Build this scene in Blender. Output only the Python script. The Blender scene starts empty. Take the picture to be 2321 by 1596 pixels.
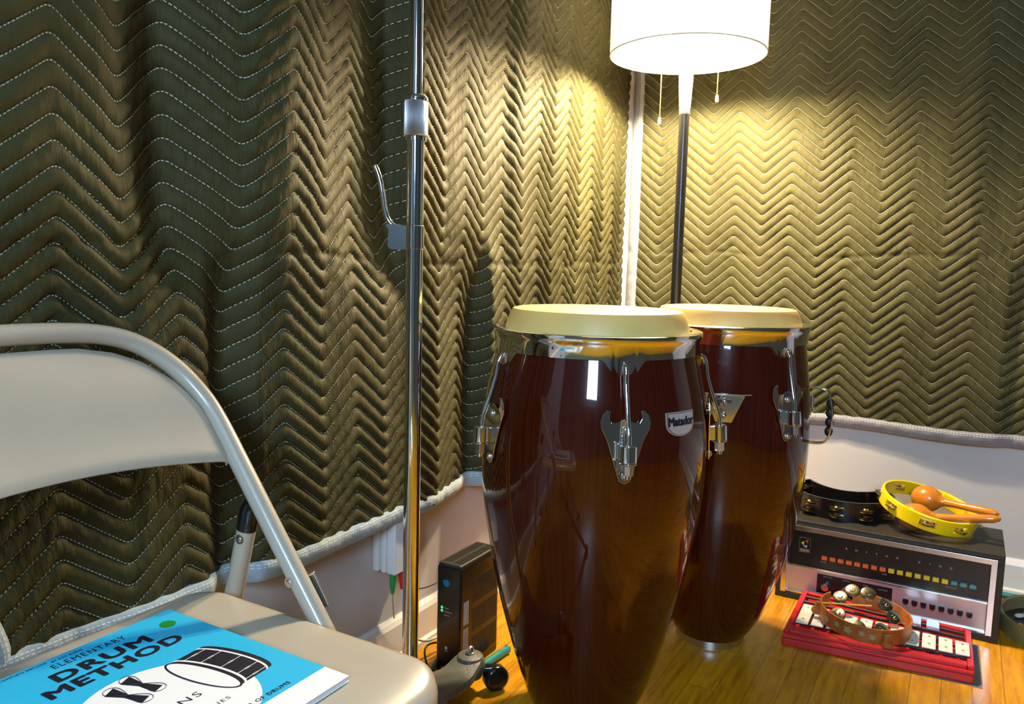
import bpy, math, random
import numpy as np
from mathutils import Vector, Matrix
random.seed(4); rng = np.random.default_rng(7)
S = bpy.context.scene
COL = S.collection
R = math.radians

# ------------------------------------------------------------------ camera
YAW, PITCH, ROLL = R(30), math.atan(198/1780.0), 0.025
cam_d = bpy.data.cameras.new('camera'); cam = bpy.data.objects.new('camera', cam_d); COL.objects.link(cam)
fw0 = Vector((-math.sin(YAW), math.cos(YAW), 0)); rt0 = Vector((math.cos(YAW), math.sin(YAW), 0)); up0 = Vector((0, 0, 1))
fw = fw0*math.cos(PITCH) - up0*math.sin(PITCH); up1 = up0*math.cos(PITCH) + fw0*math.sin(PITCH)
rt = rt0*math.cos(ROLL) + up1*math.sin(ROLL); up = up1*math.cos(ROLL) - rt0*math.sin(ROLL)
m = Matrix((rt, up, -fw)).transposed().to_4x4(); m.translation = Vector((1.013, -2.464, .854))
cam.matrix_world = m
cam_d.sensor_width = 36; cam_d.lens = 1780/2321*36; cam_d.clip_start = .02
S.camera = cam

# ------------------------------------------------------------------ colour management, world, large lights
S.view_settings.view_transform = 'Standard'; S.view_settings.look = 'None'
S.view_settings.gamma = 1; S.view_settings.use_curve_mapping = False
S.view_settings.exposure = 0.0
W = bpy.data.worlds.new('world'); S.world = W; W.use_nodes = True
W.node_tree.nodes['Background'].inputs[0].default_value = (.35, .6, 1, 1)
W.node_tree.nodes['Background'].inputs[1].default_value = .25

def area(name, loc, target, sx, sy, power, col):
    l = bpy.data.lights.new(name, 'AREA'); l.shape = 'RECTANGLE'; l.size = sx; l.size_y = sy; l.energy = power; l.color = col
    o = bpy.data.objects.new(name, l); COL.objects.link(o); o.location = loc
    o.rotation_euler = (Vector(target) - Vector(loc)).to_track_quat('-Z', 'Y').to_euler()
    return o
COOL = (.50, .74, 1.0)
area('assumed_window_light', (1.55, -3.97, 1.67), (1.0, -1.0, .8), .55, .60, 74, COOL)      # assumed window behind the camera, never in view, added as cool fill
area('assumed_ceiling_fill', (1.12, -2.95, 2.33), (1.12, -2.9, 0), .3, .3, 7, (.55, .78, 1.0))  # assumed ceiling lamp out of view, added for cool fill and sharp highlights
BULB_W = 2500.0       # emission strength of the two lamp bulbs

# ------------------------------------------------------------------ materials
def mat(name, col, rough=.5, metal=0.0, **k):
    m = bpy.data.materials.new(name); m.use_nodes = True
    b = m.node_tree.nodes['Principled BSDF']
    b.inputs['Base Color'].default_value = (*col, 1); b.inputs['Roughness'].default_value = rough
    b.inputs['Metallic'].default_value = metal
    for a, v in k.items():
        b.inputs[a.replace('_', ' ')].default_value = v
    return m
def nd(m, t, **k):
    n = m.node_tree.nodes.new(t)
    for a, v in k.items(): setattr(n, a, v)
    return n
def lk(m, a, b): m.node_tree.links.new(a, b)
def bsdf(m): return m.node_tree.nodes['Principled BSDF']
def texco(m, scale=(1, 1, 1), out='Object'):
    tc = nd(m, 'ShaderNodeTexCoord'); mp = nd(m, 'ShaderNodeMapping'); mp.inputs['Scale'].default_value = scale
    lk(m, tc.outputs[out], mp.inputs[0]); return mp.outputs[0]
def noise(m, vec, scale, detail=3, rough=.5):
    n = nd(m, 'ShaderNodeTexNoise'); n.inputs['Scale'].default_value = scale; n.inputs['Detail'].default_value = detail
    n.inputs['Roughness'].default_value = rough
    if vec is not None: lk(m, vec, n.inputs['Vector'])
    return n
def bump(m, h, strength=.3, dist=.001, prev=None):
    b = nd(m, 'ShaderNodeBump'); b.inputs['Strength'].default_value = strength; b.inputs['Distance'].default_value = dist
    lk(m, h, b.inputs['Height'])
    if prev is not None: lk(m, prev, b.inputs['Normal'])
    lk(m, b.outputs[0], bsdf(m).inputs['Normal']); return b.outputs[0]
def ramp(m, f, stops):
    r = nd(m, 'ShaderNodeValToRGB'); cr = r.color_ramp
    while len(cr.elements) < len(stops): cr.elements.new(.5)
    for e, (p, c) in zip(cr.elements, stops): e.position = p; e.color = (*c, 1)
    lk(m, f, r.inputs[0]); return r.outputs[0]
def vary(m, col, amt=.15, scale=8, vec=None):
    n = noise(m, vec if vec is not None else texco(m), scale)
    lo = tuple(c*(1-amt) for c in col); hi = tuple(min(1, c*(1+amt)) for c in col)
    lk(m, ramp(m, n.outputs[0], [(.3, lo), (.7, hi)]), bsdf(m).inputs['Base Color']); return m
def mth(m, op, a, b=None, c=None):
    n = nd(m, 'ShaderNodeMath', operation=op)
    for i, v in enumerate((a, b, c)):
        if v is None: continue
        if isinstance(v, (int, float)): n.inputs[i].default_value = v
        else: lk(m, v, n.inputs[i])
    return n.outputs[0]

M = {}
M['wall'] = vary(mat('painted_wall', (.58, .555, .55), .75), (.58, .555, .55), .03, 3)
bump(M['wall'], noise(M['wall'], texco(M['wall']), 160, 3).outputs[0], .15, .001)
M['trim'] = vary(mat('white_trim_paint', (.8, .78, .74), .35), (.8, .78, .74), .02, 5)
M['ceiling'] = vary(mat('ceiling_paint', (.13, .13, .12), .9), (.13, .13, .12), .02, 5)
M['bluewall'] = vary(mat('slate_blue_wall_paint', (.16, .26, .34), .8), (.16, .26, .34), .05, 5)
M['darkwall'] = vary(mat('charcoal_wall_paint', (.05, .05, .045), .8), (.05, .05, .045), .05, 5)

def floor_mat():
    m = mat('oak_planks', (.5, .25, .05), .3)
    tc = nd(m, 'ShaderNodeTexCoord'); sp = nd(m, 'ShaderNodeSeparateXYZ'); lk(m, tc.outputs['Object'], sp.inputs[0])
    px = mth(m, 'DIVIDE', sp.outputs[0], .057); row = mth(m, 'FLOOR', px)
    wn = nd(m, 'ShaderNodeTexWhiteNoise', noise_dimensions='1D'); lk(m, row, wn.inputs['W'])
    py = mth(m, 'ADD', mth(m, 'DIVIDE', sp.outputs[1], .9), mth(m, 'MULTIPLY', wn.outputs[0], 7.3)); seg = mth(m, 'FLOOR', py)
    wn2 = nd(m, 'ShaderNodeTexWhiteNoise', noise_dimensions='2D')
    cb = nd(m, 'ShaderNodeCombineXYZ'); lk(m, row, cb.inputs[0]); lk(m, seg, cb.inputs[1]); lk(m, cb.outputs[0], wn2.inputs['Vector'])
    cv = nd(m, 'ShaderNodeCombineXYZ'); lk(m, mth(m, 'MULTIPLY', sp.outputs[0], 26), cv.inputs[0])
    lk(m, mth(m, 'MULTIPLY', sp.outputs[1], 2.0), cv.inputs[1]); lk(m, mth(m, 'MULTIPLY', wn2.outputs[0], 40), cv.inputs[2])
    g = noise(m, cv.outputs[0], 3.5, 8, .65)
    c1 = ramp(m, g.outputs[0], [(.3, (.36, .135, .003)), (.5, (.56, .25, .005)), (.7, (.66, .325, .008))])
    hv = nd(m, 'ShaderNodeHueSaturation'); lk(m, c1, hv.inputs['Color'])
    lk(m, mth(m, 'ADD', mth(m, 'MULTIPLY', wn2.outputs[0], .26), .80), hv.inputs['Value'])
    fx = mth(m, 'FRACT', px); fy = mth(m, 'FRACT', py)
    ex = mth(m, 'MINIMUM', fx, mth(m, 'SUBTRACT', 1, fx)); ey = mth(m, 'MULTIPLY', mth(m, 'MINIMUM', fy, mth(m, 'SUBTRACT', 1, fy)), 16)
    gap = mth(m, 'GREATER_THAN', mth(m, 'MINIMUM', ex, ey), .014)
    mx = nd(m, 'ShaderNodeMix', data_type='RGBA'); lk(m, gap, mx.inputs[0]); mx.inputs[6].default_value = (.22, .09, .008, 1)
    lk(m, hv.outputs[0], mx.inputs[7]); lk(m, mx.outputs[2], bsdf(m).inputs['Base Color'])
    b1 = bump(m, g.outputs[0], .08, .001); bump(m, gap, .35, .0008, b1); bsdf(m).inputs['Specular IOR Level'].default_value = .3
    lk(m, mth(m, 'ADD', mth(m, 'MULTIPLY', g.outputs[0], .15), .2), bsdf(m).inputs['Roughness'])
    return m
M['floor'] = floor_mat()

def quilt_mat():
    # uv.x = metres along the cloth, uv.y = stitch row phase: rows of dashed stitching
    m = mat('quilted_cloth', (.05, .045, .022), .68, Specular_IOR_Level=.34, Specular_Tint=(1, .93, .65, 1))
    uv = nd(m, 'ShaderNodeTexCoord'); sp = nd(m, 'ShaderNodeSeparateXYZ'); lk(m, uv.outputs['UV'], sp.inputs[0])
    ph = sp.outputs[1]; d = mth(m, 'ABSOLUTE', mth(m, 'SUBTRACT', mth(m, 'FRACT', mth(m, 'ADD', ph, .5)), .5))
    line = mth(m, 'LESS_THAN', d, .025)
    dash = mth(m, 'GREATER_THAN', mth(m, 'FRACT', mth(m, 'MULTIPLY', sp.outputs[0], 210)), .38)
    st = mth(m, 'MULTIPLY', line, dash)
    mp = texco(m, (1, 1, 1)); n = noise(m, mp, 6, 4)
    base = ramp(m, n.outputs[0], [(.3, (.032, .030, .0095)), (.7, (.045, .042, .015))])
    mx = nd(m, 'ShaderNodeMix', data_type='RGBA'); lk(m, st, mx.inputs[0]); lk(m, base, mx.inputs[6]); mx.inputs[7].default_value = (.50, .52, .46, 1)
    lk(m, mx.outputs[2], bsdf(m).inputs['Base Color'])
    # fine puckers across the puffs, weave, pinched seam
    w = noise(m, texco(m, (1, 1, .22)), 95, 3, .6)
    seam = mth(m, 'SMOOTH_MIN', mth(m, 'MULTIPLY', d, 9), 1.0, .3)
    b0 = bump(m, w.outputs[0], .55, .004)
    b1 = bump(m, seam, .6, .0022, b0)
    wv = noise(m, texco(m, (1, 1, 1)), 900, 1); bump(m, wv.outputs[0], .25, .0006, b1)
    return m
M['quilt'] = quilt_mat()
def binding_mat(name, col):
    m = vary(mat(name, col, .8, Sheen_Weight=.2), col, .12, 30)
    uv = nd(m, 'ShaderNodeTexCoord'); sp = nd(m, 'ShaderNodeSeparateXYZ'); lk(m, uv.outputs['UV'], sp.inputs[0])
    s = mth(m, 'GREATER_THAN', mth(m, 'FRACT', mth(m, 'MULTIPLY', sp.outputs[0], 130)), .35)
    l1 = mth(m, 'LESS_THAN', mth(m, 'ABSOLUTE', mth(m, 'SUBTRACT', sp.outputs[1], .78)), .03)
    l2 = mth(m, 'LESS_THAN', mth(m, 'ABSOLUTE', mth(m, 'SUBTRACT', sp.outputs[1], .56)), .03)
    st = mth(m, 'MULTIPLY', s, mth(m, 'MAXIMUM', l1, l2))
    src = bsdf(m).inputs['Base Color'].links[0].from_socket
    mx = nd(m, 'ShaderNodeMix', data_type='RGBA'); lk(m, st, mx.inputs[0]); lk(m, src, mx.inputs[6]); mx.inputs[7].default_value = (.75, .75, .72, 1)
    lk(m, mx.outputs[2], bsdf(m).inputs['Base Color'])
    bump(m, noise(m, texco(m), 90, 3).outputs[0], .5, .004)
    return m
M['bindL'] = binding_mat('cool_tinted_binding', (.30, .40, .48))  # light grey binding with the blue of the cool light put into its colour
M['bindR'] = binding_mat('grey_binding', (.24, .24, .27))

M['chrome'] = mat('chrome', (.82, .83, .85), .07, 1)
vary(M['chrome'], (.82, .83, .85), .03, 40)
bump(M['chrome'], noise(M['chrome'], texco(M['chrome']), 25, 2).outputs[0], .05, .002)
M['satin'] = vary(mat('satin_metal', (.6, .6, .6), .3, 1), (.6, .6, .6), .08, 60)
M['knurl'] = mat('knurled_chrome', (.85, .87, .9), .38, 1)
tc = texco(M['knurl'], (1, 1, 0)); gr = nd(M['knurl'], 'ShaderNodeTexGradient', gradient_type='RADIAL'); lk(M['knurl'], tc, gr.inputs[0])
bump(M['knurl'], mth(M['knurl'], 'SINE', mth(M['knurl'], 'MULTIPLY', gr.outputs[0], 2*math.pi*48)), .8, .0012)
def shell_mat():
    m = mat('red_brown_lacquered_wood', (.09, .012, .003), .22, Coat_Weight=1.0, Coat_Roughness=.03)
    tc = nd(m, 'ShaderNodeTexCoord'); sp = nd(m, 'ShaderNodeSeparateXYZ'); lk(m, tc.outputs['Object'], sp.inputs[0])
    tcn = nd(m, 'ShaderNodeCombineXYZ'); at2 = mth(m, 'ARCTAN2', sp.outputs[1], sp.outputs[0])
    lk(m, mth(m, 'MULTIPLY', mth(m, 'ABSOLUTE', at2), 18), tcn.inputs[0]); lk(m, mth(m, 'MULTIPLY', sp.outputs[2], 1.6), tcn.inputs[1])
    g = noise(m, tcn.outputs[0], 3, 6, .65)
    lk(m, ramp(m, g.outputs[0], [(.3, (.030, .0035, .001)), (.5, (.046, .006, .0015)), (.72, (.062, .009, .002))]), bsdf(m).inputs['Base Color'])
    return m
M['shell'] = shell_mat(); bsdf(M['shell']).inputs['Specular IOR Level'].default_value = .05
M['skin'] = vary(mat('rawhide_head', (.76, .55, .18), .45, Subsurface_Weight=.1), (.76, .55, .18), .08, 12)
M['black_gloss'] = vary(mat('glossy_black_plastic', (.007, .007, .007), .18), (.007, .007, .007), .2, 5)
M['black'] = vary(mat('black_plastic', (.015, .015, .013), .5), (.015, .015, .013), .2, 20)
M['black_vinyl'] = vary(mat('black_leatherette', (.018, .017, .012), .5), (.018, .017, .012), .2, 60)
bump(M['black_vinyl'], noise(M['black_vinyl'], texco(M['black_vinyl']), 500, 2).outputs[0], .4, .001)
M['chair'] = vary(mat('beige_enamel', (.43, .39, .32), .32, Coat_Weight=.3, Coat_Roughness=.15), (.43, .39, .32), .03, 10)
bump(M['chair'], noise(M['chair'], texco(M['chair']), 700, 2).outputs[0], .08, .0005)
M['shade'] = mat('lamp_shade_fabric', (.9, .87, .8), .9)
def shade_mat():
    m = M['shade']; nt = m.node_tree
    tr = nd(m, 'ShaderNodeBsdfTranslucent'); tr.inputs[0].default_value = (1, 1, 1, 1)
    mx = nd(m, 'ShaderNodeMixShader'); mx.inputs[0].default_value = .33
    out = nt.nodes['Material Output']; lk(m, bsdf(m).outputs[0], mx.inputs[1]); lk(m, tr.outputs[0], mx.inputs[2]); lk(m, mx.outputs[0], out.inputs[0])
    bump(m, noise(m, texco(m, (1, 1, 1)), 400, 2).outputs[0], .2, .0006)
shade_mat()
M['bulb'] = mat('glowing_bulb', (1, .9, .7), .4, Emission_Color=(1, .78, .48, 1), Emission_Strength=BULB_W)
M['white_plastic'] = vary(mat('white_plastic', (.72, .74, .76), .4), (.72, .74, .76), .02, 8)
M['white_paint'] = vary(mat('white_painted_metal', (.85, .82, .75), .35), (.85, .82, .75), .02, 8)
M['black_paint'] = vary(mat('black_painted_metal', (.02, .02, .018), .3), (.02, .02, .018), .1, 8)
M['hammer'] = vary(mat('grey_hammered_enamel', (.10, .10, .085), .45), (.10, .10, .085), .15, 200)
bump(M['hammer'], noise(M['hammer'], texco(M['hammer']), 260, 2).outputs[0], .5, .002)
M['red'] = vary(mat('red_painted_wood', (.50, .008, .010), .35, Coat_Weight=.2, Coat_Roughness=.2), (.50, .008, .010), .1, 14)
M['bar'] = vary(mat('cream_key_enamel', (.78, .76, .64), .35), (.78, .76, .64), .05, 60)
M['yellow'] = vary(mat('yellow_plastic', (.90, .66, .005), .25), (.90, .66, .005), .04, 6)
M['brass'] = vary(mat('brass', (.75, .58, .22), .22, 1), (.75, .58, .22), .1, 40)
M['nickel'] = vary(mat('nickel_jingle', (.72, .66, .45), .15, 1), (.72, .66, .45), .1, 40)
M['maraca'] = vary(mat('varnished_maraca_wood', (.58, .20, .02), .25, Coat_Weight=.6, Coat_Roughness=.1), (.58, .20, .02), .12, 18)
M['brown'] = vary(mat('painted_brown_wood', (.34, .10, .018), .35), (.34, .10, .018), .25, 45)
M['hoopwood'] = vary(mat('pale_hoop_wood', (.26, .21, .08), .4), (.26, .21, .08), .1, 30)
M['orange'] = vary(mat('orange_button', (.72, .10, .02), .4), (.72, .10, .02), .08, 30)
M['ybtn'] = vary(mat('yellow_button', (.75, .52, .02), .4), (.75, .52, .02), .08, 30)
M['teal'] = vary(mat('teal_button', (.01, .22, .30), .4), (.01, .22, .30), .08, 30)
M['tealtube'] = vary(mat('teal_enamel', (.02, .22, .22), .3), (.02, .22, .22), .2, 60)
M['greencable'] = vary(mat('green_cable', (.02, .13, .07), .4), (.02, .13, .07), .2, 60)
M['wcable'] = vary(mat('white_cable', (.62, .66, .75), .4), (.62, .66, .75), .03, 60)
M['gcable'] = vary(mat('grey_cable', (.35, .35, .28), .5), (.35, .35, .28), .03, 60)
M['green'] = vary(mat('green_boot', (.02, .28, .07), .45), (.02, .28, .07), .1, 60)
M['redboot'] = vary(mat('red_boot', (.6, .02, .01), .45), (.6, .02, .01), .1, 60)
M['led'] = mat('green_led', (.0, .5, .1), .4, Emission_Color=(.02, 1, .2, 1), Emission_Strength=1.5)
M['blue'] = vary(mat('logo_blue', (.0, .22, .48), .4), (.0, .22, .48), .02, 60)
M['greyink'] = mat('pale_print', (.42, .42, .42), .6)
M['whiteink'] = mat('white_print', (.7, .72, .72), .6)
M['blackink'] = mat('black_print', (.008, .008, .02), .45)
M['cyan'] = vary(mat('cyan_cover_card', (.03, .46, .80), .25), (.03, .46, .80), .03, 8)
M['whitecard'] = vary(mat('white_cover_card', (.86, .88, .92), .3), (.86, .88, .92), .01, 8)
M['paper'] = vary(mat('paper_pages', (.8, .8, .8), .7), (.8, .8, .8), .04, 400)
M['greendot'] = mat('green_sticker', (.0, .22, .02), .5)
M['silver'] = vary(mat('brushed_aluminium_panel', (.62, .56, .56), .38, .75), (.62, .56, .56), .05, 20)
M['alu'] = vary(mat('bright_aluminium_trim', (.72, .73, .75), .22, 1), (.72, .73, .75), .04, 30)
M['panel_black'] = vary(mat('black_glass_panel', (.012, .012, .01), .25), (.012, .012, .01), .1, 20)
M['badge'] = vary(mat('badge_silver', (.62, .6, .58), .4, .5), (.62, .6, .58), .05, 30)
M['slate'] = vary(mat('grey_mat_paper', (.20, .18, .17), .8), (.20, .18, .17), .08, 40)
M['logo_y'] = mat('logo_yellow', (.6, .5, .08), .5); M['logo_r'] = mat('logo_red', (.55, .08, .03), .5); M['logo_b'] = mat('logo_pale_blue', (.3, .45, .6), .5)
M['gold'] = vary(mat('old_gold_print', (.35, .27, .12), .5), (.35, .27, .12), .1, 50)
M['amber'] = vary(mat('amber_chip', (.65, .28, .04), .4), (.65, .28, .04), .1, 50)
M['dowel'] = vary(mat('yellow_dowel', (.7, .38, .05), .4), (.7, .38, .05), .1, 50)
M['glass'] = mat('assumed_window_glass', (1, 1, 1), .02, Transmission_Weight=1.0, IOR=1.45)
M['assumed_fixture'] = mat('assumed_fixture_diffuser', (.9, .9, .9), .5, Emission_Color=(.6, .8, 1, 1), Emission_Strength=3)  # glow of the assumed, unseen ceiling lamp

# ------------------------------------------------------------------ mesh helpers
class MB:
    def __init__(s): s.v = []; s.f = []; s.mi = []; s.uv = None; s.sm = []
    def add(s, vs, fs, mi=0, smooth=True):
        o = len(s.v); s.v += [tuple(p) for p in vs]; s.f += [tuple(i+o for i in f) for f in fs]
        s.mi += [mi]*len(fs); s.sm += [smooth]*len(fs); return s
    def box(s, lo, hi, mi=0, rot=None, c=None):
        (x0, y0, z0), (x1, y1, z1) = lo, hi
        vs = [(x0,y0,z0),(x1,y0,z0),(x1,y1,z0),(x0,y1,z0),(x0,y0,z1),(x1,y0,z1),(x1,y1,z1),(x0,y1,z1)]
        if rot is not None:
            c = Vector(c) if c is not None else Vector(((x0+x1)/2, (y0+y1)/2, (z0+z1)/2))
            vs = [tuple(rot @ (Vector(p)-c) + c) for p in vs]
        return s.add(vs, [(0,3,2,1),(4,5,6,7),(0,1,5,4),(1,2,6,5),(2,3,7,6),(3,0,4,7)], mi, False)
    def tube(s, path, r, n=16, mi=0, caps=True):
        P = [Vector(p) for p in path]; rs = r if isinstance(r, (list, tuple)) else [r]*len(P)
        T = []
        for i in range(len(P)):
            a = P[max(i-1, 0)]; b = P[min(i+1, len(P)-1)]; d = (b-a)
            if d.length < 1e-9: d = Vector((0,0,1))
            T.append(d.normalized())
        u = T[0].orthogonal().normalized(); vs = []; fs = []
        for i, p in enumerate(P):
            u = (u - T[i]*u.dot(T[i])).normalized(); w = T[i].cross(u)
            for k in range(n):
                a = 2*math.pi*k/n; vs.append(p + (u*math.cos(a)+w*math.sin(a))*rs[i])
        for i in range(len(P)-1):
            for k in range(n):
                k2 = (k+1) % n; fs.append((i*n+k, i*n+k2, (i+1)*n+k2, (i+1)*n+k))
        s.add(vs, fs, mi, True)
        if caps:
            o = len(s.v)-len(vs)
            s.f.append(tuple(o+k for k in range(n))[::-1]); s.f.append(tuple(o+(len(P)-1)*n+k for k in range(n)))
            s.mi += [mi]*2; s.sm += [False]*2
        return s
    def lathe(s, prof, n=64, c=(0,0,0), mi=0, M4=None):
        vs = []; fs = []
        for (r, z) in prof:
            for k in range(n):
                a = 2*math.pi*k/n; vs.append(Vector((r*math.cos(a), r*math.sin(a), z)))
        if M4 is not None: vs = [M4 @ p for p in vs]
        vs = [(p.x+c[0], p.y+c[1], p.z+c[2]) for p in vs]
        for i in range(len(prof)-1):
            for k in range(n):
                k2 = (k+1) % n; fs.append((i*n+k, i*n+k2, (i+1)*n+k2, (i+1)*n+k))
        fs.append(tuple(range(n))[::-1]); fs.append(tuple((len(prof)-1)*n+k for k in range(n)))
        return s.add(vs, fs, mi, True)
    def ringlathe(s, prof, n=96, c=(0,0,0), mi=0):           # closed profile, no caps
        vs = []; fs = []; L = len(prof)
        for (r, z) in prof:
            for k in range(n):
                a = 2*math.pi*k/n; vs.append((r*math.cos(a)+c[0], r*math.sin(a)+c[1], z+c[2]))
        for i in range(L):
            j = (i+1) % L
            for k in range(n):
                k2 = (k+1) % n; fs.append((i*n+k, i*n+k2, j*n+k2, j*n+k))
        return s.add(vs, fs, mi, True)
    def prism(s, poly, depth, mi=0, M4=None):                # polygon in local xy, thickness along +z
        n = len(poly); vs = [Vector((x, y, 0)) for x, y in poly] + [Vector((x, y, depth)) for x, y in poly]
        if M4 is not None: vs = [M4 @ p for p in vs]
        fs = [tuple(range(n))[::-1], tuple(range(n, 2*n))] + [(i, (i+1) % n, n+(i+1) % n, n+i) for i in range(n)]
        return s.add(vs, fs, mi, False)
    def ball(s, c, r, n=20, mi=0, sc=(1,1,1), M4=None):
        prof = [(math.sin(math.pi*i/n*1.0)*r*.9999+1e-5, -math.cos(math.pi*i/n)*r) for i in range(n+1)]
        vs0 = len(s.v); s.lathe(prof, n*2, (0,0,0), mi)
        for i in range(vs0, len(s.v)):
            p = Vector(s.v[i]); p = Vector((p.x*sc[0], p.y*sc[1], p.z*sc[2]))
            if M4 is not None: p = M4 @ p
            s.v[i] = (p.x+c[0], p.y+c[1], p.z+c[2])
        return s
    def hexa(s, c, r, h, axis=(0,0,1), mi=0):
        q = Vector(axis).to_track_quat('Z', 'X').to_matrix().to_4x4(); q.translation = Vector(c)
        return s.prism([(r*math.cos(k*math.pi/3), r*math.sin(k*math.pi/3)) for k in range(6)], h, mi, q)
    def build(s, name, mats, parent=None, bevel=0, seg=2, auto=None, loc=None):
        me = bpy.data.meshes.new(name); me.from_pydata(s.v, [], s.f); me.update()
        if not isinstance(mats, (list, tuple)): mats = [mats]
        for mm in mats: me.materials.append(mm)
        me.polygons.foreach_set('material_index', s.mi); me.polygons.foreach_set('use_smooth', s.sm)
        if any(s.sm): me.set_sharp_from_angle(angle=R(38))
        o = bpy.data.objects.new(name, me); COL.objects.link(o)
        if parent is not None: o.parent = parent
        if loc is not None: o.location = loc
        if bevel:
            b = o.modifiers.new('bevel', 'BEVEL'); b.width = bevel; b.segments = seg; b.limit_method = 'ANGLE'; b.angle_limit = R(40)
        return o
def tag(o, label=None, cat=None, group=None, kind=None):
    if label: o['label'] = label
    if cat: o['category'] = cat
    if group: o['group'] = group
    if kind: o['kind'] = kind
    return o
def thing(name, label, cat, loc=(0,0,0), rz=0, group=None):
    o = bpy.data.objects.new(name, None); COL.objects.link(o); o.location = loc; o.rotation_euler = (0, 0, rz)
    o.empty_display_size = .05
    return tag(o, label, cat, group)
def structure(o): o['kind'] = 'structure'; return o
def text_mesh(txt, size, depth=.0004, bold=0, xscale=1.0, align='CENTER', spacing=1.0):
    cu = bpy.data.curves.new('txt', 'FONT'); cu.body = txt; cu.size = size; cu.extrude = depth; cu.offset = 0
    cu.align_x = align; cu.align_y = 'CENTER'; cu.space_character = spacing; cu.resolution_u = 3
    o = bpy.data.objects.new('txt', cu); COL.objects.link(o); bpy.context.view_layer.update()
    me = bpy.data.meshes.new_from_object(o.evaluated_get(bpy.context.evaluated_depsgraph_get()))
    vs = [(v.co.x*xscale, v.co.y, v.co.z) for v in me.vertices]; fs = [tuple(p.vertices) for p in me.polygons]
    bpy.data.objects.remove(o); bpy.data.curves.remove(cu); bpy.data.meshes.remove(me)
    if bold:                                   # heavier strokes: the same letters again, shifted by the stroke weight
        v0, f0 = list(vs), list(fs)
        for i, (dx, dy) in enumerate(((1, 0), (-1, 0), (0, 1), (0, -1), (.7, .7), (-.7, .7), (.7, -.7), (-.7, -.7))):
            n = len(vs); vs += [(x+dx*bold, y+dy*bold, z+depth*.04*(i+1)) for x, y, z in v0]; fs += [tuple(k+n for k in f) for f in f0]
    return vs, fs
def put_text(mb, txt, size, M4, mi=0, depth=.0003, **k):
    vs, fs = text_mesh(txt, size, depth, **k); mb.add([tuple(M4 @ Vector(v)) for v in vs], fs, mi, False)
def frame(origin, xdir, ydir):                      # 4x4 with given local x, y axes
    x = Vector(xdir).normalized(); y = Vector(ydir).normalized(); z = x.cross(y).normalized(); y = z.cross(x)
    m4 = Matrix((x, y, z)).transposed().to_4x4(); m4.translation = Vector(origin); return m4
def arc(c, r, a0, a1, n, plane='xz'):
    out = []
    for i in range(n+1):
        a = a0+(a1-a0)*i/n
        out.append((c[0]+r*math.cos(a), c[1]+r*math.sin(a)))
    return out
def smooth_path(pts, it=3):
    P = [Vector(p) for p in pts]
    for _ in range(it):
        Q = [P[0]]
        for a, b in zip(P[:-1], P[1:]): Q += [a*.75+b*.25, a*.25+b*.75]
        Q.append(P[-1]); P = Q
    return P

# ------------------------------------------------------------------ room
RX, RY, RZ = 3.0, -4.0, 2.45
structure(MB().box((-.1, RY-.1, -.08), (RX+.1, .1, 0)).build('floor', M['floor']))
structure(MB().box((-.1, RY-.1, RZ), (RX+.1, .1, RZ+.08)).build('ceiling', M['ceiling']))
structure(MB().box((-.1, RY-.1, 0), (0, .1, RZ)).build('wall_left', M['wall']))
structure(MB().box((0, 0, 0), (RX, .1, RZ)).build('wall_back', M['wall']))
structure(MB().box((RX, RY-.1, 0), (RX+.1, .1, RZ)).build('wall_right', M['darkwall']))
wf = MB(); wf.box((0, RY-.1, 0), (1.15, RY, RZ)).box((1.95, RY-.1, 0), (RX, RY, RZ)).box((1.15, RY-.1, 0), (1.95, RY, 1.15)).box((1.15, RY-.1, 2.2), (1.95, RY, RZ))
structure(wf.build('wall_front', M['bluewall']))
wn = structure(bpy.data.objects.new('assumed_window_1', None)); COL.objects.link(wn); wn.location = (1.55, RY-.05, 1.15)  # assumed window and opening, unseen, added to go with the cool fill
w = MB()
for a in [((-.4,-.03,0),(-.36,.03,1.05)), ((.36,-.03,0),(.4,.03,1.05)), ((-.36,-.03,0),(.36,.03,.04)), ((-.36,-.03,1.01),(.36,.03,1.05)), ((-.36,-.02,.51),(.36,.02,.54))]: w.box(*a)
w.build('assumed_window_frame', M['trim'], wn)
MB().box((-.36, -.004, .04), (.36, .004, 1.01)).build('pane', M['glass'], wn)
def base_profile(axis, L0, L1, name):
    b = MB(); prof = [(0,0),(.020,0),(.020,.014),(.014,.019),(.014,.082),(.010,.092),(.004,.098),(0,.098)]
    n = len(prof); vs = []
    for t in (L0, L1):
        for d, z in prof: vs.append((d, t, z) if axis == 'y' else (t, -d, z))
    fs = [(i, (i+1) % n, n+(i+1) % n, n+i) for i in range(n)] + [tuple(range(n)), tuple(range(n, 2*n))]
    b.add(vs, fs, 0, False); return structure(b.build(name, M['trim']))
base_profile('y', -3.99, -.02, 'baseboard_left'); base_profile('x', .0, 2.99, 'baseboard_back')

cl = thing('assumed_ceiling_light', 'assumed round white ceiling light, added out of view above and behind the camera', 'light', (1.12, -2.95, 2.34))  # assumed lamp, not in view, added for its small cool highlights
MB().lathe([(.03, .11), (.2, .11), (.2, .06), (.17, .05), (.17, .05)], 48).build('housing', M['white_paint'], cl)
MB().lathe([(.165, .052), (.15, .03), (.09, .014), (.001, .010)], 48).build('diffuser', M['assumed_fixture'], cl)

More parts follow.
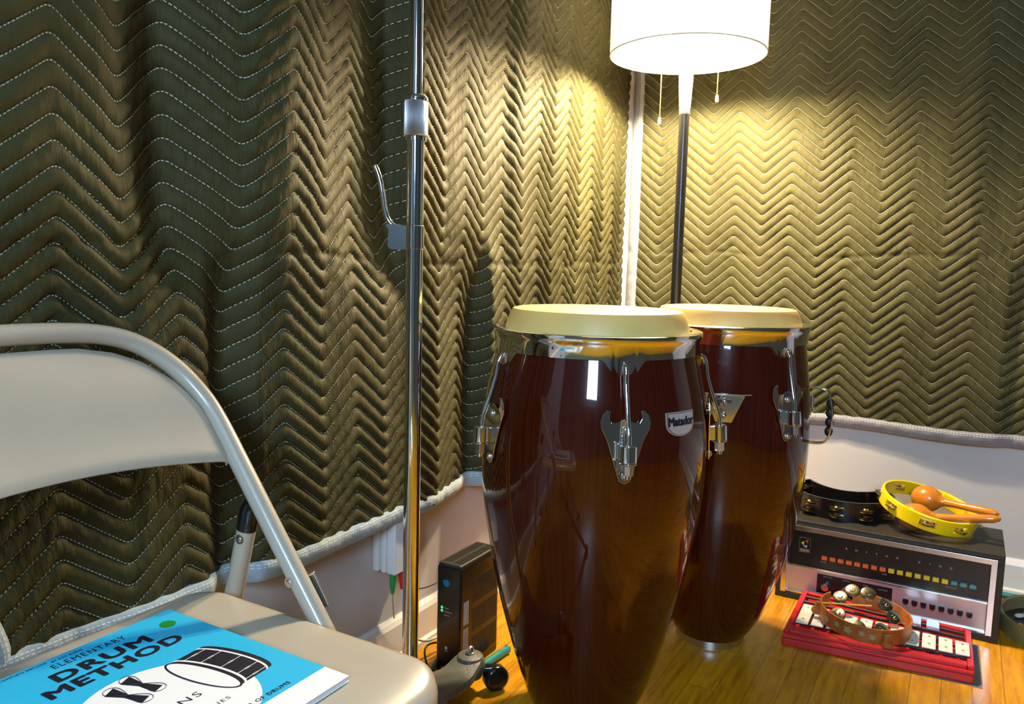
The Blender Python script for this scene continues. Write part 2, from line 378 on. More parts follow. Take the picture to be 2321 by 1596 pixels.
# ------------------------------------------------------------------ quilted moving blankets
def vnoise(x, y, seed=0):
    rs = np.random.default_rng(seed); T = rs.random((64, 64))
    xi = np.floor(x).astype(int); yi = np.floor(y).astype(int); fx = x-xi; fy = y-yi
    fx = fx*fx*(3-2*fx); fy = fy*fy*(3-2*fy)
    a = T[xi % 64, yi % 64]; b = T[(xi+1) % 64, yi % 64]; c = T[xi % 64, (yi+1) % 64]; d = T[(xi+1) % 64, (yi+1) % 64]
    return (a*(1-fx)+b*fx)*(1-fy)+(c*(1-fx)+d*fx)*fy - .5
def interp_smooth(x, pts):
    xs = np.array([p[0] for p in pts]); ys = np.array([p[1] for p in pts])
    out = 0*x
    for k, wgt in ((-.006, .25), (0, .5), (.006, .25)): out = out + wgt*np.interp(x+k, xs, ys)
    return out
def sstep(x, a, b):
    t = np.clip((x-a)/(b-a), 0, 1); return t*t*(3-2*t)
SP = .0308
class Blanket:
    def __init__(s, side, t0, t1, z0, z1, period, peak, upper, lower, puff, seed, zc, edge=None):
        s.side, s.t0, s.t1, s.z0, s.z1, s.P, s.peak, s.up, s.lo, s.puff, s.seed, s.zc, s.edge = side, t0, t1, z0, z1, period, peak, upper, lower, puff, seed, zc, edge
    def w(s, t, z):
        k = sstep(z, s.zc-.12, s.zc+.10)
        w = interp_smooth(t, s.lo)*(1-k)+interp_smooth(t, s.up)*k
        w = w + .006*vnoise(t*5+3, z*2.2, s.seed) + .005*vnoise(t*14, z*5, s.seed+1)
        # horizontal fold crease
        cz = s.zc + .02*vnoise(t*6, z*0, s.seed+5)
        w = w - (.0022+.004*vnoise(t*11, z*3, s.seed+12))*np.exp(-((z-cz)/.007)**2)
        return w + .0025*vnoise(t*30, z*40, s.seed+2)*np.exp(-((z-cz)/.06)**2)*2
    def zhem(s, t): return s.z0 + .012*vnoise(t*4, t*0, s.seed+9)
    def phase(s, t, z):
        x = (t-s.peak)/s.P; tri = 1-2*np.abs(x-np.floor(x+.5))     # 1 at peaks, 0 at valleys
        tri = np.where(tri > .93, .93+(tri-.93)*.4, tri); tri = np.where(tri < .07, .07-(.07-tri)*.4, tri)
        A = .068
        return (z - A*tri + .004*vnoise(t*9, z*9, s.seed+3))/SP
    def pt(s, t, z, off=0.0, pf=True):
        w = s.w(t, z)
        if pf:
            ph = s.phase(t, z); f = ph-np.floor(ph); bulge = np.power(np.clip(4*f*(1-f), 0, 1), .55)
            amp = s.puff*(.8+.9*vnoise(t*6, z*6, s.seed+4)); wr = .0022*vnoise(t*75+ph*1.3, z*14, s.seed+6)+.0012*vnoise(t*160, z*30+ph, s.seed+7)
            w = w + amp*bulge + wr*bulge
        w = w + off
        return (w, -t, z) if s.side == 'L' else (t, -w, z)
    def build(s, name, label, bmat, bl, edges=('bottom',)):
        root = thing(name, label, 'moving blanket', (0, -s.t0, s.z0) if s.side == 'L' else (s.t0, 0, s.z0))
        rl = Vector(root.location)
        nt = int((s.t1-s.t0)/.0045); nz = int((s.z1-s.z0)/.004)
        Tt, Q = np.meshgrid(np.linspace(s.t0, s.t1, nt), np.linspace(0, 1, nz))
        zh = s.zhem(Tt); Z = zh + Q*(s.z1-zh)
        Tt2 = Tt
        if s.edge: Tt2 = Tt + (s.edge(Z)-s.t1)*np.clip((Tt-(s.t1-.8))/.8, 0, 1)
        X, Y, ZZ = s.pt(Tt2, Z)
        F = np.stack([X-rl.x, Y-rl.y, ZZ-rl.z], -1).reshape(-1, 3)
        Bk = F.copy()                                             # back cloth
        if s.side == 'L': Bk[:, 0] = np.maximum(F[:, 0]-.012, .002)
        else: Bk[:, 1] = np.minimum(F[:, 1]+.012, -.002)
        idx = np.arange(nt*nz).reshape(nz, nt)
        a, b, c, d = idx[:-1, :-1].ravel(), idx[:-1, 1:].ravel(), idx[1:, 1:].ravel(), idx[1:, :-1].ravel()
        fr = np.stack([a, d, c, b], 1) if s.side == 'L' else np.stack([a, b, c, d], 1)
        V = np.concatenate([F, Bk[idx[0]], Bk[idx[-1]], Bk[idx[:, 0]], Bk[idx[:, -1]]])
        o = nt*nz; extra = []
        for line, n in ((idx[0], nt), (idx[-1], nt), (idx[:, 0], nz), (idx[:, -1], nz)):
            bb = np.arange(n)+o; extra.append(np.stack([line[:-1], line[1:], bb[1:], bb[:-1]], 1)); o += n
        faces = np.concatenate([fr]+extra)
        me = bpy.data.meshes.new('quilted_cloth'); me.vertices.add(len(V)); me.vertices.foreach_set('co', V.ravel().astype('f'))
        me.loops.add(faces.size); me.loops.foreach_set('vertex_index', faces.ravel().astype('i'))
        me.polygons.add(len(faces)); me.polygons.foreach_set('loop_start', np.arange(0, faces.size, 4).astype('i'))
        me.polygons.foreach_set('loop_total', np.full(len(faces), 4, 'i')); me.polygons.foreach_set('use_smooth', np.ones(len(faces), bool))
        uv = np.zeros((len(V), 2)); uv[:nt*nz, 0] = Tt2.ravel(); uv[:nt*nz, 1] = s.phase(Tt2, Z).ravel()
        ul = me.uv_layers.new(name='UVMap'); ul.data.foreach_set('uv', uv[faces.ravel()].ravel().astype('f'))
        me.update(calc_edges=True); me.validate(); me.materials.append(M['quilt'])
        ob = bpy.data.objects.new('quilted_cloth', me); COL.objects.link(ob); ob.parent = root
        # bindings: a padded strip folded over the edge
        def strip(line, across, L, W):
            n = len(line); prof = [(-.004, -.014), (.004, -.006), (.0065, .2*W), (.0075, .5*W), (.006, .85*W), (.003, W), (-.012, W), (-.014, 0)]
            vs = []; uvs = []
            for i, (t, z) in enumerate(line):
                for (o_, q) in prof:
                    tt, zz = t+across[0]*q, z+across[1]*q
                    wob = .0025*float(vnoise(np.array([(t+z)*55.]), np.array([q*60.]), s.seed+8)[0])
                    if o_ > -.01:
                        p = s.pt(np.array([tt]), np.array([zz]), s.puff*.6+o_+wob, False)
                    else:
                        ww = max(float(s.w(np.array([tt]), np.array([zz]))[0])+o_, .0015)
                        p = (ww, -tt, zz) if s.side == 'L' else (tt, -ww, zz)
                    vs.append((float(np.ravel(p[0])[0])-rl.x, float(np.ravel(p[1])[0])-rl.y, float(np.ravel(p[2])[0])-rl.z)); uvs.append((i*L/n, q/W))
            k = len(prof); fs = []
            for i in range(n-1):
                for j in range(k): fs.append((i*k+j, i*k+(j+1) % k, (i+1)*k+(j+1) % k, (i+1)*k+j))
            fs += [tuple(range(k)), tuple((n-1)*k+j for j in range(k))]
            mb = MB(); mb.add(vs, fs); bo = mb.build('edge_binding', bmat, root)
            lay = bo.data.uv_layers.new(name='UVMap')
            for li, lp in enumerate(bo.data.loops): lay.data[li].uv = uvs[lp.vertex_index]
            return bo
        if 'bottom' in edges:
            n = int((s.t1-s.t0)/.006); ts = np.linspace(s.t0, s.edge(s.z0) if s.edge else s.t1, n)
            strip([(t, float(s.zhem(np.array([t]))[0])) for t in ts], (0, 1), s.t1-s.t0, .022)
        if 'near' in edges:
            strip([(s.t0, z) for z in np.linspace(s.z0, s.z1, 200)], (1, 0), s.z1-s.z0, .022)
        if 'far' in edges:
            strip([(s.edge(z) if s.edge else s.t1, z) for z in np.linspace(s.z0, s.z1, 200)], (-1, 0), s.z1-s.z0, .022)
        return root
upL = [(0,.012),(.06,.014),(.3,.03),(.6,.040),(.81,.050),(.835,.041),(.9,.047),(1.0,.055),(1.12,.062),(1.20,.074),(1.222,.076),(1.235,.058),(1.250,.012),(1.262,.012),(1.33,.026),(1.43,.058),(1.52,.085),(1.58,.094),(1.63,.086),(1.69,.050),(1.742,.012),(1.755,.012),(1.80,.040),(1.85,.056),(1.95,.062),(2.3,.05)]
loL = [(0,.014),(.3,.03),(.6,.04),(.80,.050),(.90,.060),(.925,.062),(.945,.016),(.965,.014),(1.02,.035),(1.15,.058),(1.24,.050),(1.33,.058),(1.45,.064),(1.55,.066),(1.61,.058),(1.64,.020),(1.66,.018),(1.70,.045),(1.8,.050),(1.9,.035),(2.3,.03)]
BL = Blanket('L', .03, 2.3, .349, 1.95, .176, .857, upL, loL, .0100, 11, .86, edge=lambda z: 2.0+.035*sstep(z, .36, .5)+.28*sstep(z, .46, 1.3))
BL.build('moving_blanket', 'dark olive quilted blanket hung on the left wall, behind the chair and the pole', M['bindL'], 'L', ('bottom', 'far'))
upR = [(0,.012),(.1,.016),(.3,.014),(.6,.018),(.9,.016),(1.0,.026),(1.06,.016),(1.3,.02),(1.8,.02)]
loR = [(0,.014),(.1,.020),(.3,.014),(.5,.022),(.7,.012),(.95,.026),(1.1,.030),(1.14,.014),(1.2,.024),(1.4,.02),(1.8,.02)]
BR = Blanket('R', .045, 1.62, .418, 1.95, .162, .70, upR, loR, .0072, 23, .90)
BR.build('moving_blanket', 'olive quilted blanket hung on the back wall behind the lamp and the drums', M['bindR'], 'R', ('bottom', 'near'))

# ------------------------------------------------------------------ floor lamp
lamp = thing('floor_lamp', 'lit floor lamp with white drum shade and black pole in the corner', 'lamp', (.340, -.435, 0))
MB().lathe([(.001, 0), (.125, 0), (.13, .006), (.128, .016), (.08, .024), (.02, .03), (.013, .036), (.001, .036)], 48).build('base', M['black_paint'], lamp)
MB().tube([(0, 0, .03), (0, 0, .875)], .0135, 24).tube([(0, 0, .873), (0, 0, .879)], .0142, 24).tube([(0, 0, .879), (0, 0, 1.252)], .0133, 24).build('pole', M['black_paint'], lamp)
MB().lathe([(.012, 1.250), (.0135, 1.252), (.0135, 1.262), (.015, 1.28), (.018, 1.34), (.018, 1.45), (.012, 1.48), (.008, 1.66), (.001, 1.66)], 32).build('upper_stem', M['white_paint'], lamp)
SR, SB, ST = .198, 1.398, 1.665
MB().ringlathe([(SR, SB), (SR, ST), (SR-.0012, ST), (SR-.0012, SB)], 96).build('lamp_shade', M['shade'], lamp)
for zz in (SB+.002, ST-.002):
    t = MB(); t.tube([(SR*math.cos(a)*.994, SR*math.sin(a)*.994, zz) for a in np.linspace(0, 2*math.pi, 73)], .0022, 8, caps=False); t.build('shade_ring', M['white_paint'], lamp)
t = MB()
for k in range(3):
    a = k*2*math.pi/3+.4; t.tube([(0, 0, ST-.006), (SR*.99*math.cos(a), SR*.99*math.sin(a), ST-.004)], .0018, 8)
t.build('shade_spider', M['white_paint'], lamp)
ca = YAW
for sgn in (-1, 1):
    dx, dy = sgn*math.cos(ca), sgn*math.sin(ca)
    sk = MB().tube([(dx*.012, dy*.012, 1.466), (dx*.045, dy*.045, 1.461)], .014, 20); so = sk.build('bulb_socket', M['white_paint'], lamp)
    q = Vector((dx, dy, -.12)).to_track_quat('Z', 'X').to_matrix().to_4x4(); q.translation = Vector((dx*.045, dy*.045, 1.461))
    MB().lathe([(.001, 0), (.013, 0), (.015, .012), (.024, .034), (.027, .05), (.024, .064), (.014, .074), (.001, .077)], 20, M4=q).build('bulb', M['bulb'], so)
for (sx, zlow) in ((-.064, 1.225), (.082, 1.285)):
    x, y = sx*math.cos(ca), sx*math.sin(ca)
    c = MB().tube([(x, y, 1.448), (x, y, zlow+.018)], .0014, 8)
    for k in range(int((1.448-zlow-.02)/.0036)): c.ball((x, y, zlow+.02+k*.0036), .0019, 5)
    ch = c.build('pull_chain', M['brass'], lamp)
    MB().lathe([(.001, zlow), (.0042, zlow), (.0045, zlow+.008), (.003, zlow+.018), (.001, zlow+.019)], 16, (x, y, 0)).build('chain_knob', M['white_paint'], ch)

# ------------------------------------------------------------------ conga drums (local -Y faces the camera, +X is to the right)
def prof_r(prof, z):
    return float(np.interp(z, [p[1] for p in prof], [p[0] for p in prof]))
def smooth_prof(pts, n=60):
    zs = np.array([p[1] for p in pts]); rs_ = np.array([p[0] for p in pts])
    zz = np.linspace(zs[0], zs[-1], n); co = np.interp(zz, zs, rs_)
    for _ in range(6): co[1:-1] = (co[:-2]+2*co[1:-1]+co[2:])/4
    return list(zip(co, zz))
def conga(name, label, loc, pts, zr, r_head, r_rim, phis, skinh, badge=None, ring=.09, extras=None):
    d = Vector((1.013, -2.464, 0)) - Vector((loc[0], loc[1], 0)); rz = math.atan2(d.y, d.x)+math.pi/2
    root = thing(name, label, 'drum', loc, rz)
    P = smooth_prof(pts)
    inner = [(r-.011, z) for r, z in P][::-1]
    sh = MB(); sh.ringlathe(P+inner, 128)
    sh.build('shell', M['shell'], root)
    MB().ringlathe([(ring-.012, .0), (ring-.003, .0), (ring-.003, .004), (ring+.001, .005), (ring+.001, .021), (ring-.012, .021)], 96).build('bottom_ring', M['satin'], root)
    # head
    MB().lathe([(r_head-.001, zr-.022), (r_head+.001, zr-.008), (r_head, zr+.002), (r_head-.006, zr+skinh*.6), (r_head-.010, zr+skinh-.005), (r_head-.0125, zr+skinh-.0015), (r_head-.018, zr+skinh), (r_head*.6, zr+skinh+.0005), (.001, zr+skinh)], 128).build('drum_head', M['skin'], root)
    # hoop with tabs
    NA = 360; sec = lambda low: [(r_head-.002, -.006), (r_head+.004, -.004), (r_rim-.004, -.001), (r_rim, -.003), (r_rim+.0006, -.008), (r_rim-.002, -.014), (r_rim-.0045, -.020), (r_rim-.005, low), (r_rim-.008, low), (r_rim-.008, -.020), (r_head, -.012)]
    vs = []; fs = []; K = 11
    for i in range(NA):
        a = 2*math.pi*i/NA; low = -.040
        for ph in phis:
            pa = ph-math.pi/2; dd = abs((a-pa+math.pi) % (2*math.pi)-math.pi)*r_rim
            q = max(0, 1-max(0, dd-.014)/.026); low = min(low, -.040-.023*q*q*(3-2*q)*min(1, (1-max(0, dd/.020-.0)**4) if dd < .02 else 1))
        rl_ = max(r_rim-.005, prof_r(P, zr+low)+.0035)
        for (r, z) in [(rl_ if z == low and r > r_rim-.0065 else rl_-.003 if z == low else r, z) for r, z in sec(low)]: vs.append((r*math.cos(a), r*math.sin(a), zr+z))
    for i in range(NA):
        j = (i+1) % NA
        for k in range(K): fs.append((i*K+k, i*K+(k+1) % K, j*K+(k+1) % K, j*K+k))
    hp = MB(); hp.add(vs, fs); hp.build('hoop', M['chrome'], root)
    # tuning lugs
    for ph in phis:
        er = Vector((math.sin(ph), -math.cos(ph), 0)); et = Vector((math.cos(ph), math.sin(ph), 0)); ez = Vector((0, 0, 1))
        def at(r, t, z): return er*r+et*t+ez*z
        zt = zr-.118; zb = zr-.236; rp = max(prof_r(P, zt), prof_r(P, (zt+zb)/2), prof_r(P, zb)); rb0 = prof_r(P, zb); rt_ = prof_r(P, zt)
        half = [(0, -.0), (.009, -.004), (.012, -.012), (.030, -.070), (.040, -.090), (.0415, -.100), (.038, -.112), (.030, -.119), (.0245, -.118), (.026, -.113), (.0265, -.105), (.023, -.0985), (.012, -.0995), (.006, -.104), (0, -.105)]
        poly = [(x, -y) for x, y in half] + [(-x, -y) for x, y in half[::-1][1:-1]]
        # plate: flat steel, leaning with the shell
        pl = MB(); o3 = at(rb0+.0035, 0, zb); yv = at(rt_+.0035, 0, zt)-o3
        M4 = frame(o3, et, yv)
        if M4.col[2].to_3d().dot(er) < 0: M4 = frame(o3, -et, yv)
        pl.prism(poly, .0022, 0, M4)
        plate = pl.build('lug_plate', M['chrome'], root, .0006, 2)
        up_ = yv.normalized(); nrm = M4.col[2].to_3d()
        for yy in (.088, .012):
            rv = MB(); rv.ball(o3+up_*yy+nrm*.002, .0062, 8, 0, (1, 1, 1)); rv.build('rivet', M['satin'], plate)
        ro = nrm*.024
        bs = MB(); c = o3+up_*.052
        bs.tube([c+nrm*.021-up_*.014, c+nrm*.021-up_*.0135, c+nrm*.021+up_*.0135, c+nrm*.021+up_*.014], [.0115, .0135, .0135, .0118], 28)
        bs.box((-.0105, -.013, 0), (.0105, .013, .022)); n0 = len(bs.v)-8
        F4 = frame(c, M4.col[0].to_3d(), up_)
        for i in range(n0, n0+8): bs.v[i] = tuple(F4 @ Vector(bs.v[i]))
        bs.tube([c+nrm*.021-up_*.0165, c+nrm*.021-up_*.014], .0145, 28)
        bs.build('lug_boss', M['chrome'], plate, .001)
        rod = MB(); top = zr-.047
        p0 = at(r_rim-.012, 0, top+.003); p1 = at(r_rim+.002, 0, top+.001); p2 = at(r_rim+.0085, 0, top-.012); p3 = at(r_rim+.010, 0, top-.032)
        e = c+nrm*.021
        mid = p3*.45+(e+up_*.02)*.55
        path = smooth_path([p0, p1, p1*.3+p2*.7, p2, p3, mid, e+up_*.03, e+up_*.012, e-up_*.040], 3)
        rod.tube(path, .0043, 16)
        rodo = rod.build('tension_rod', M['chrome'], plate)
        MB().hexa(e-up_*.034, .0085, .016, up_).build('nut', M['satin'], plate, .0006)
        MB().tube([at(r_rim-.0055, 0.008*math.cos(a), top-.003+.0115*math.sin(a)) for a in np.linspace(0, 2*math.pi, 33)], .0016, 8, caps=False).build('eyelet', M['satin'], plate)
        MB().prism([(.0055*math.cos(a), .0095*math.sin(a)) for a in np.linspace(0, 2*math.pi, 25)[:-1]], .0006, 0, frame(at(r_rim-.0052, 0, top-.002), et, ez)).build('hole_shade', M['black'], plate)  # dark oval disc in place of an open hole, its shade put in as colour
    if badge:
        ph, zc, w_, h_ = badge
        def wrap(mb):
            out = []
            for (x, y, z) in mb.v:
                zz = zc+y; rr = prof_r(P, zz)+.0006+z; a = ph+x/prof_r(P, zz); out.append((rr*math.sin(a), -rr*math.cos(a), zz))
            mb.v = out; return mb
        def shield(s_, n=26):
            top_ = [(x, h_*.5*s_) for x in np.linspace(w_/2*s_, -w_/2*s_, n)]
            bot = [(x, (-.02*h_ - .48*h_*math.sqrt(max(0, 1-(2*x/(w_*s_))**2)))*s_) for x in np.linspace(-w_/2*s_, w_/2*s_, n)]
            return top_+bot
        def strip_(s_, z0, z1):
            sh_ = shield(s_); n = 26; mb = MB(); vs = []; 
            for x, y in sh_[:n][::-1]: vs.append((x, y, z1))
            for x, y in sh_[n:]: vs.append((x, y, z1))
            for x, y in sh_[:n][::-1]: vs.append((x, y, z0))
            for x, y in sh_[n:]: vs.append((x, y, z0))
            fs = [(i, n+i, n+i+1, i+1)[::-1] for i in range(n-1)]
            fs += [(2*n+i, i, i+1, 2*n+i+1) for i in range(n-1)]+[(3*n+i, 3*n+i+1, n+i+1, n+i) for i in range(n-1)]+[(0, 2*n, 3*n, n), (n-1, 2*n-1, 4*n-1, 3*n-1)]
            mb.add(vs, fs, 0, False); return mb
        b1 = wrap(strip_(1.0, -.001, .0012)).build('badge', M['badge'], root); b1['label'] = 'silver shield badge with black lettering'
        wrap(strip_(.93, .0010, .0015)).build('badge_border', M['blackink'], b1)
        wrap(strip_(.89, .0013, .0018)).build('badge_face', M['badge'], b1)
        vs, fs = text_mesh('Matador', .0195, .0004, bold=.0008, xscale=.92)
        tm = MB(); tm.add([(x, y+.004, z+.0020) for x, y, z in vs], fs, 0, False)
        wrap(tm).build('badge_lettering', M['blackink'], b1)
    if extras: extras(root, P)
    return root
c1pts = [(.098, .018), (.114, .055), (.137, .125), (.156, .194), (.167, .235), (.184, .316), (.192, .363), (.201, .416), (.2055, .47), (.2065, .52), (.206, .564), (.2005, .63), (.1885, .675), (.180, .71), (.174, .735)]
conga('conga_drum', 'nearer and larger red-brown conga drum with a silver badge', (.429, -1.144, 0), c1pts, .745, .1665, .1895,
      [R(14.5+72*k) for k in range(5)], .033, badge=(R(45), .600, .068, .040), ring=.093)
c2pts = [(.0815, .020), (.087, .028), (.106, .055), (.127, .115), (.152, .190), (.167, .255), (.182, .339), (.187, .40), (.190, .46), (.189, .52), (.184, .59), (.177, .65), (.170, .70), (.165, .73)]
def c2extra(root, P):
    # side handle on the right
    ph = R(78); er = Vector((math.sin(ph), -math.cos(ph), 0))
    h = MB(); z1, z0 = .607, .487; rr = prof_r(P, .55)
    path = [er*(rr-.004)+Vector((0, 0, z1)), er*(rr+.030)+Vector((0, 0, z1)), er*(rr+.040)+Vector((0, 0, z1-.012)), er*(rr+.047)+Vector((0, 0, .56)), er*(rr+.047)+Vector((0, 0, .53)), er*(rr+.041)+Vector((0, 0, z0+.012)), er*(rr+.030)+Vector((0, 0, z0)), er*(rr-.002)+Vector((0, 0, z0))]
    hp = smooth_path(path, 2); et = Vector((math.cos(ph), math.sin(ph), 0)); vs = []; fs = []
    for i, p in enumerate(hp):
        a = hp[max(i-1, 0)]; b = hp[min(i+1, len(hp)-1)]; d = (b-a).normalized(); nn = d.cross(et).normalized()
        for su, sv in ((-1, -1), (1, -1), (1, 1), (-1, 1)): vs.append(p+et*.011*su+nn*.0016*sv)
    n = len(hp)
    for i in range(n-1):
        for k in range(4): fs.append((i*4+k, i*4+(k+1) % 4, (i+1)*4+(k+1) % 4, (i+1)*4+k))
    fs += [(0, 1, 2, 3), tuple((n-1)*4+k for k in range(4))]
    h.add(vs, fs, 0, False); ho = h.build('side_handle', M['chrome'], root, .0008)
    g = MB()
    for k in range(4):
        zz = .575-.02*k; g.ball(er*(rr+.041)+Vector((0, 0, zz)), .0085, 8, 0, (1, 1, 1.3))
    g.build('finger_grip', M['black'], ho)
    # trapezoid mounting plate on the front
    ph = R(1); er = Vector((math.sin(ph), -math.cos(ph), 0)); et = Vector((math.cos(ph), math.sin(ph), 0)); r0 = max(prof_r(P, .603), prof_r(P, .545))+.0042
    pl = MB(); M4 = frame(er*r0+Vector((0, 0, .545)), et, (0, 0, 1)); pl.prism([(-.016, 0), (.016, 0), (.040, .056), (.040, .059), (-.040, .059), (-.040, .056)], .002, 0, M4)
    pl.tube([er*(r0+.004)+et*-.050+Vector((0, 0, .605)), er*(r0+.008)+et*-.03+Vector((0, 0, .603)), er*(r0+.008)+et*.03+Vector((0, 0, .603)), er*(r0+.004)+et*.052+Vector((0, 0, .605))], .0018, 8)
    po = pl.build('mount_plate', M['chrome'], root, .0005)
    MB().box((-.014, .040, .0018), (.014, .048, .0026)).build('slot', M['black'], po).matrix_local = M4
    for yy in (.044, .014): rv = MB(); rv.ball(tuple(M4 @ Vector((0, yy, .003))), .0066, 9); rv.build('rivet', M['satin'], po)
conga('conga_drum', 'farther and slimmer red-brown conga drum with a chrome side handle', (.548, -.695, 0), c2pts, .7400, .159, .1785,
      [R(43+72*k) for k in range(5)], .031, ring=.077, extras=c2extra)

# ------------------------------------------------------------------ beige steel folding chair
chair = thing('folding_chair', 'beige metal folding chair in front of the left blanket', 'chair', (.2, -2.0, 0))
CO = Vector((.2, -2.0, 0))
YM = -2.0; HW = .209
def cx_of(z): return .357-.776*(z-.431)
def plane_pt(y, z, off=0.0):                   # off = forward of the back plane
    n = Vector((.790, 0, .613)); return Vector((cx_of(z), y, z))+n*off-CO
def backline(side):
    # z,y points of the tube from the foot up and around the shoulder
    pts = [(-.0, .0), (.0, .45), (.0, .60), (.0, .640), (-.003, .672), (-.022, .713), (-.058, .745), (-.100, .758), (-.150, .762)]
    return [(YM+side*(HW+a), z) for a, z in pts]
Lp = backline(1); Rp = backline(-1)
full = [plane_pt(y, z) for y, z in Lp] + [plane_pt(YM, .763)] + [plane_pt(y, z) for y, z in Rp[::-1]]
full = smooth_path(full, 3)
MB().tube(full, .0122, 20).build('main_frame', M['chair'], chair)
for side in (1, -1):
    y = YM+side*HW
    foot = plane_pt(y, .0); d = (plane_pt(y, .1)-foot).normalized()
    MB().lathe([(.001, -.001), (.0150, .001), (.0155, .012), (.0135, .03), (.0135, .03)], 20, tuple(foot)).build('foot_cap', M['black'], chair)
# back rest panel, a pressed sheet inside the frame
def outline_z(y):
    a = abs(y-YM); ys = [0, .05, .08, .12, .150, .178, .196, .2000]; zs = [.7505, .7500, .7485, .7395, .7250, .700, .665, .600]
    return float(np.interp(a, ys, zs))
bk = MB(); NY, NZ = 60, 26; vs = []; vb = []
for i in range(NY+1):
    u = -1+2*i/NY; y = YM+(.2003)*math.sin(u*math.pi/2); top = outline_z(y); bot = .600+.021*(1-(abs(y-YM)/.2)**2)
    top = max(top, bot+.0005)
    for j in range(NZ+1):
        q = j/NZ; z = bot+(top-bot)*q
        dome = -.010*(1-(abs(y-YM)/.2)**2) ; e = min(q*(top-bot), (1-q)*(top-bot), (.2003-abs(y-YM)))
        lip = -.006*(1-min(1, max(0, (1-q)*(top-bot)/.010)))-.006*(1-min(1, max(0, q*(top-bot)/.006)))-.005*(1-min(1, (.2003-abs(y-YM))/.01))
        vs.append(plane_pt(y, z, .004+dome+lip)); vb.append(plane_pt(y, z, .002+dome+lip))
n1 = len(vs); fs = []
for i in range(NY):
    for j in range(NZ):
        a = i*(NZ+1)+j; b = a+NZ+1; fs.append((a, b, b+1, a+1)); fs.append((n1+a, n1+a+1, n1+b+1, n1+b))
for j in range(NZ):
    for a, b in ((j, j+1), (NY*(NZ+1)+j, NY*(NZ+1)+j+1)): fs.append((a, b, n1+b, n1+a))
for i in range(NY):
    for k in (0, NZ): a = i*(NZ+1)+k; b = a+NZ+1; fs.append((a, b, n1+b, n1+a))
bk.add(vs+vb, fs); bk.build('backrest', M['chair'], chair)
# seat pan
def seat_outline(inset, n=12):
    x0, x1, y0, y1 = .178+inset, .578-inset, -2.198+inset, -1.803-inset
    out = []
    for (cx, cy, a0, r) in ((x1, y1, 0, .060), (x0, y1, 90, .045), (x0, y0, 180, .045), (x1, y0, 270, .060)):
        r = max(.012, r-inset); sx = 1 if a0 in (0, 270) else -1; sy = 1 if a0 in (0, 90) else -1
        c = (cx-sx*r, cy-sy*r)
        for k in range(n+1):
            a = R(a0+90*k/n); out.append((c[0]+r*math.cos(a), c[1]+r*math.sin(a)))
    return out
def seat_z(x, y):
    return .4295-.010*math.sin(math.pi*min(1, max(0, (x-.19)/.30)))*math.cos(math.pi*min(1, abs(y-YM)/.4))-max(0, (x-.53))**2*4
vs = []; rings = [(.0, -.024), (.0, -.014), (.0025, -.006), (.008, -.0015), (.015, 0), (.04, 0), (.08, 0), (.13, 0), (.18, 0)]
for (ins, dz) in rings:
    for (x, y) in seat_outline(ins): vs.append((x-CO.x, y-CO.y, seat_z(x, y)+dz if ins > .001 else .4285+dz-max(0, x-.53)**2*4))
nn = 52; fs = []
for i in range(len(rings)-1):
    for k in range(nn): fs.append((i*nn+k, i*nn+(k+1) % nn, (i+1)*nn+(k+1) % nn, (i+1)*nn+k))
fs.append(tuple((len(rings)-1)*nn+k for k in range(nn)))
off = len(vs); vs += [(x, y, z+.0) for (x, y, z) in [(v[0]*.99, v[1]*.99, v[2]+.001) for v in vs[:nn]]]
for k in range(nn): fs.append((k, off+k, off+(k+1) % nn, (k+1) % nn))
for i in range(1, 3):
    pass
fs.append(tuple(off+k for k in range(nn))[::-1])
MB().add(vs, fs).build('seat', M['chair'], chair)
for side in (1, -1):
    y = YM+side*(HW+.024)
    a = Vector((.224, y, .540))-CO; b = Vector((.080, y, .010))-CO; d = (a-b).normalized()
    MB().tube([b, a-d*.038], .0125, 20).build('rear_leg', M['chair'], chair)
    MB().tube([a-d*.042, a-d*.012, a-d*.004, a], [.0136, .0134, .0105, .004], 20).build('leg_cap', M['black_gloss'], chair)
    MB().tube([b-d*.01, b+d*.03], .0150, 20).build('foot_cap', M['black'], chair)
    for p, sg in ((Vector((.213, y-side*.012, .488)), -side), (Vector((.325+.002, YM+side*HW-side*.012, .452+.012)), -side)):
        rv = MB(); rv.ball(p-CO, .0045, 8, 0, (1, .5, 1)); rv.tube([p-CO, p-CO+Vector((0, sg*.001, 0))], .0065, 16)
        rv.build('rivet', M['satin'], chair)
    br = MB(); br.box((.335-CO.x, y-CO.y-.010, .425), (.356-CO.x, y-CO.y-.007, .470), rot=Matrix.Rotation(R(-35), 3, 'Y')); br.build('hinge_bracket', M['satin'], chair, .001)
MB().tube([(.185-CO.x, YM+HW+.02-CO.y, .20), (.185-CO.x, YM-HW-.02-CO.y, .20)], .008, 14).build('stretcher', M['chair'], chair)
MB().tube([plane_pt(YM+HW, .16), plane_pt(YM-HW, .16)], .008, 14).build('stretcher', M['chair'], chair)
print('chair done')

# ------------------------------------------------------------------ drum method book on the seat
BZ = .4305
book = thing('drum_method_book', 'cyan and white drum method book lying on the chair seat', 'book', (.222, -1.894, BZ), R(-90))
# local x: from spine side to the right along -y?  local frame: X along book width (towards -Y world is left), Y towards the top edge
BW, BH, BT = .224, .281, .0062
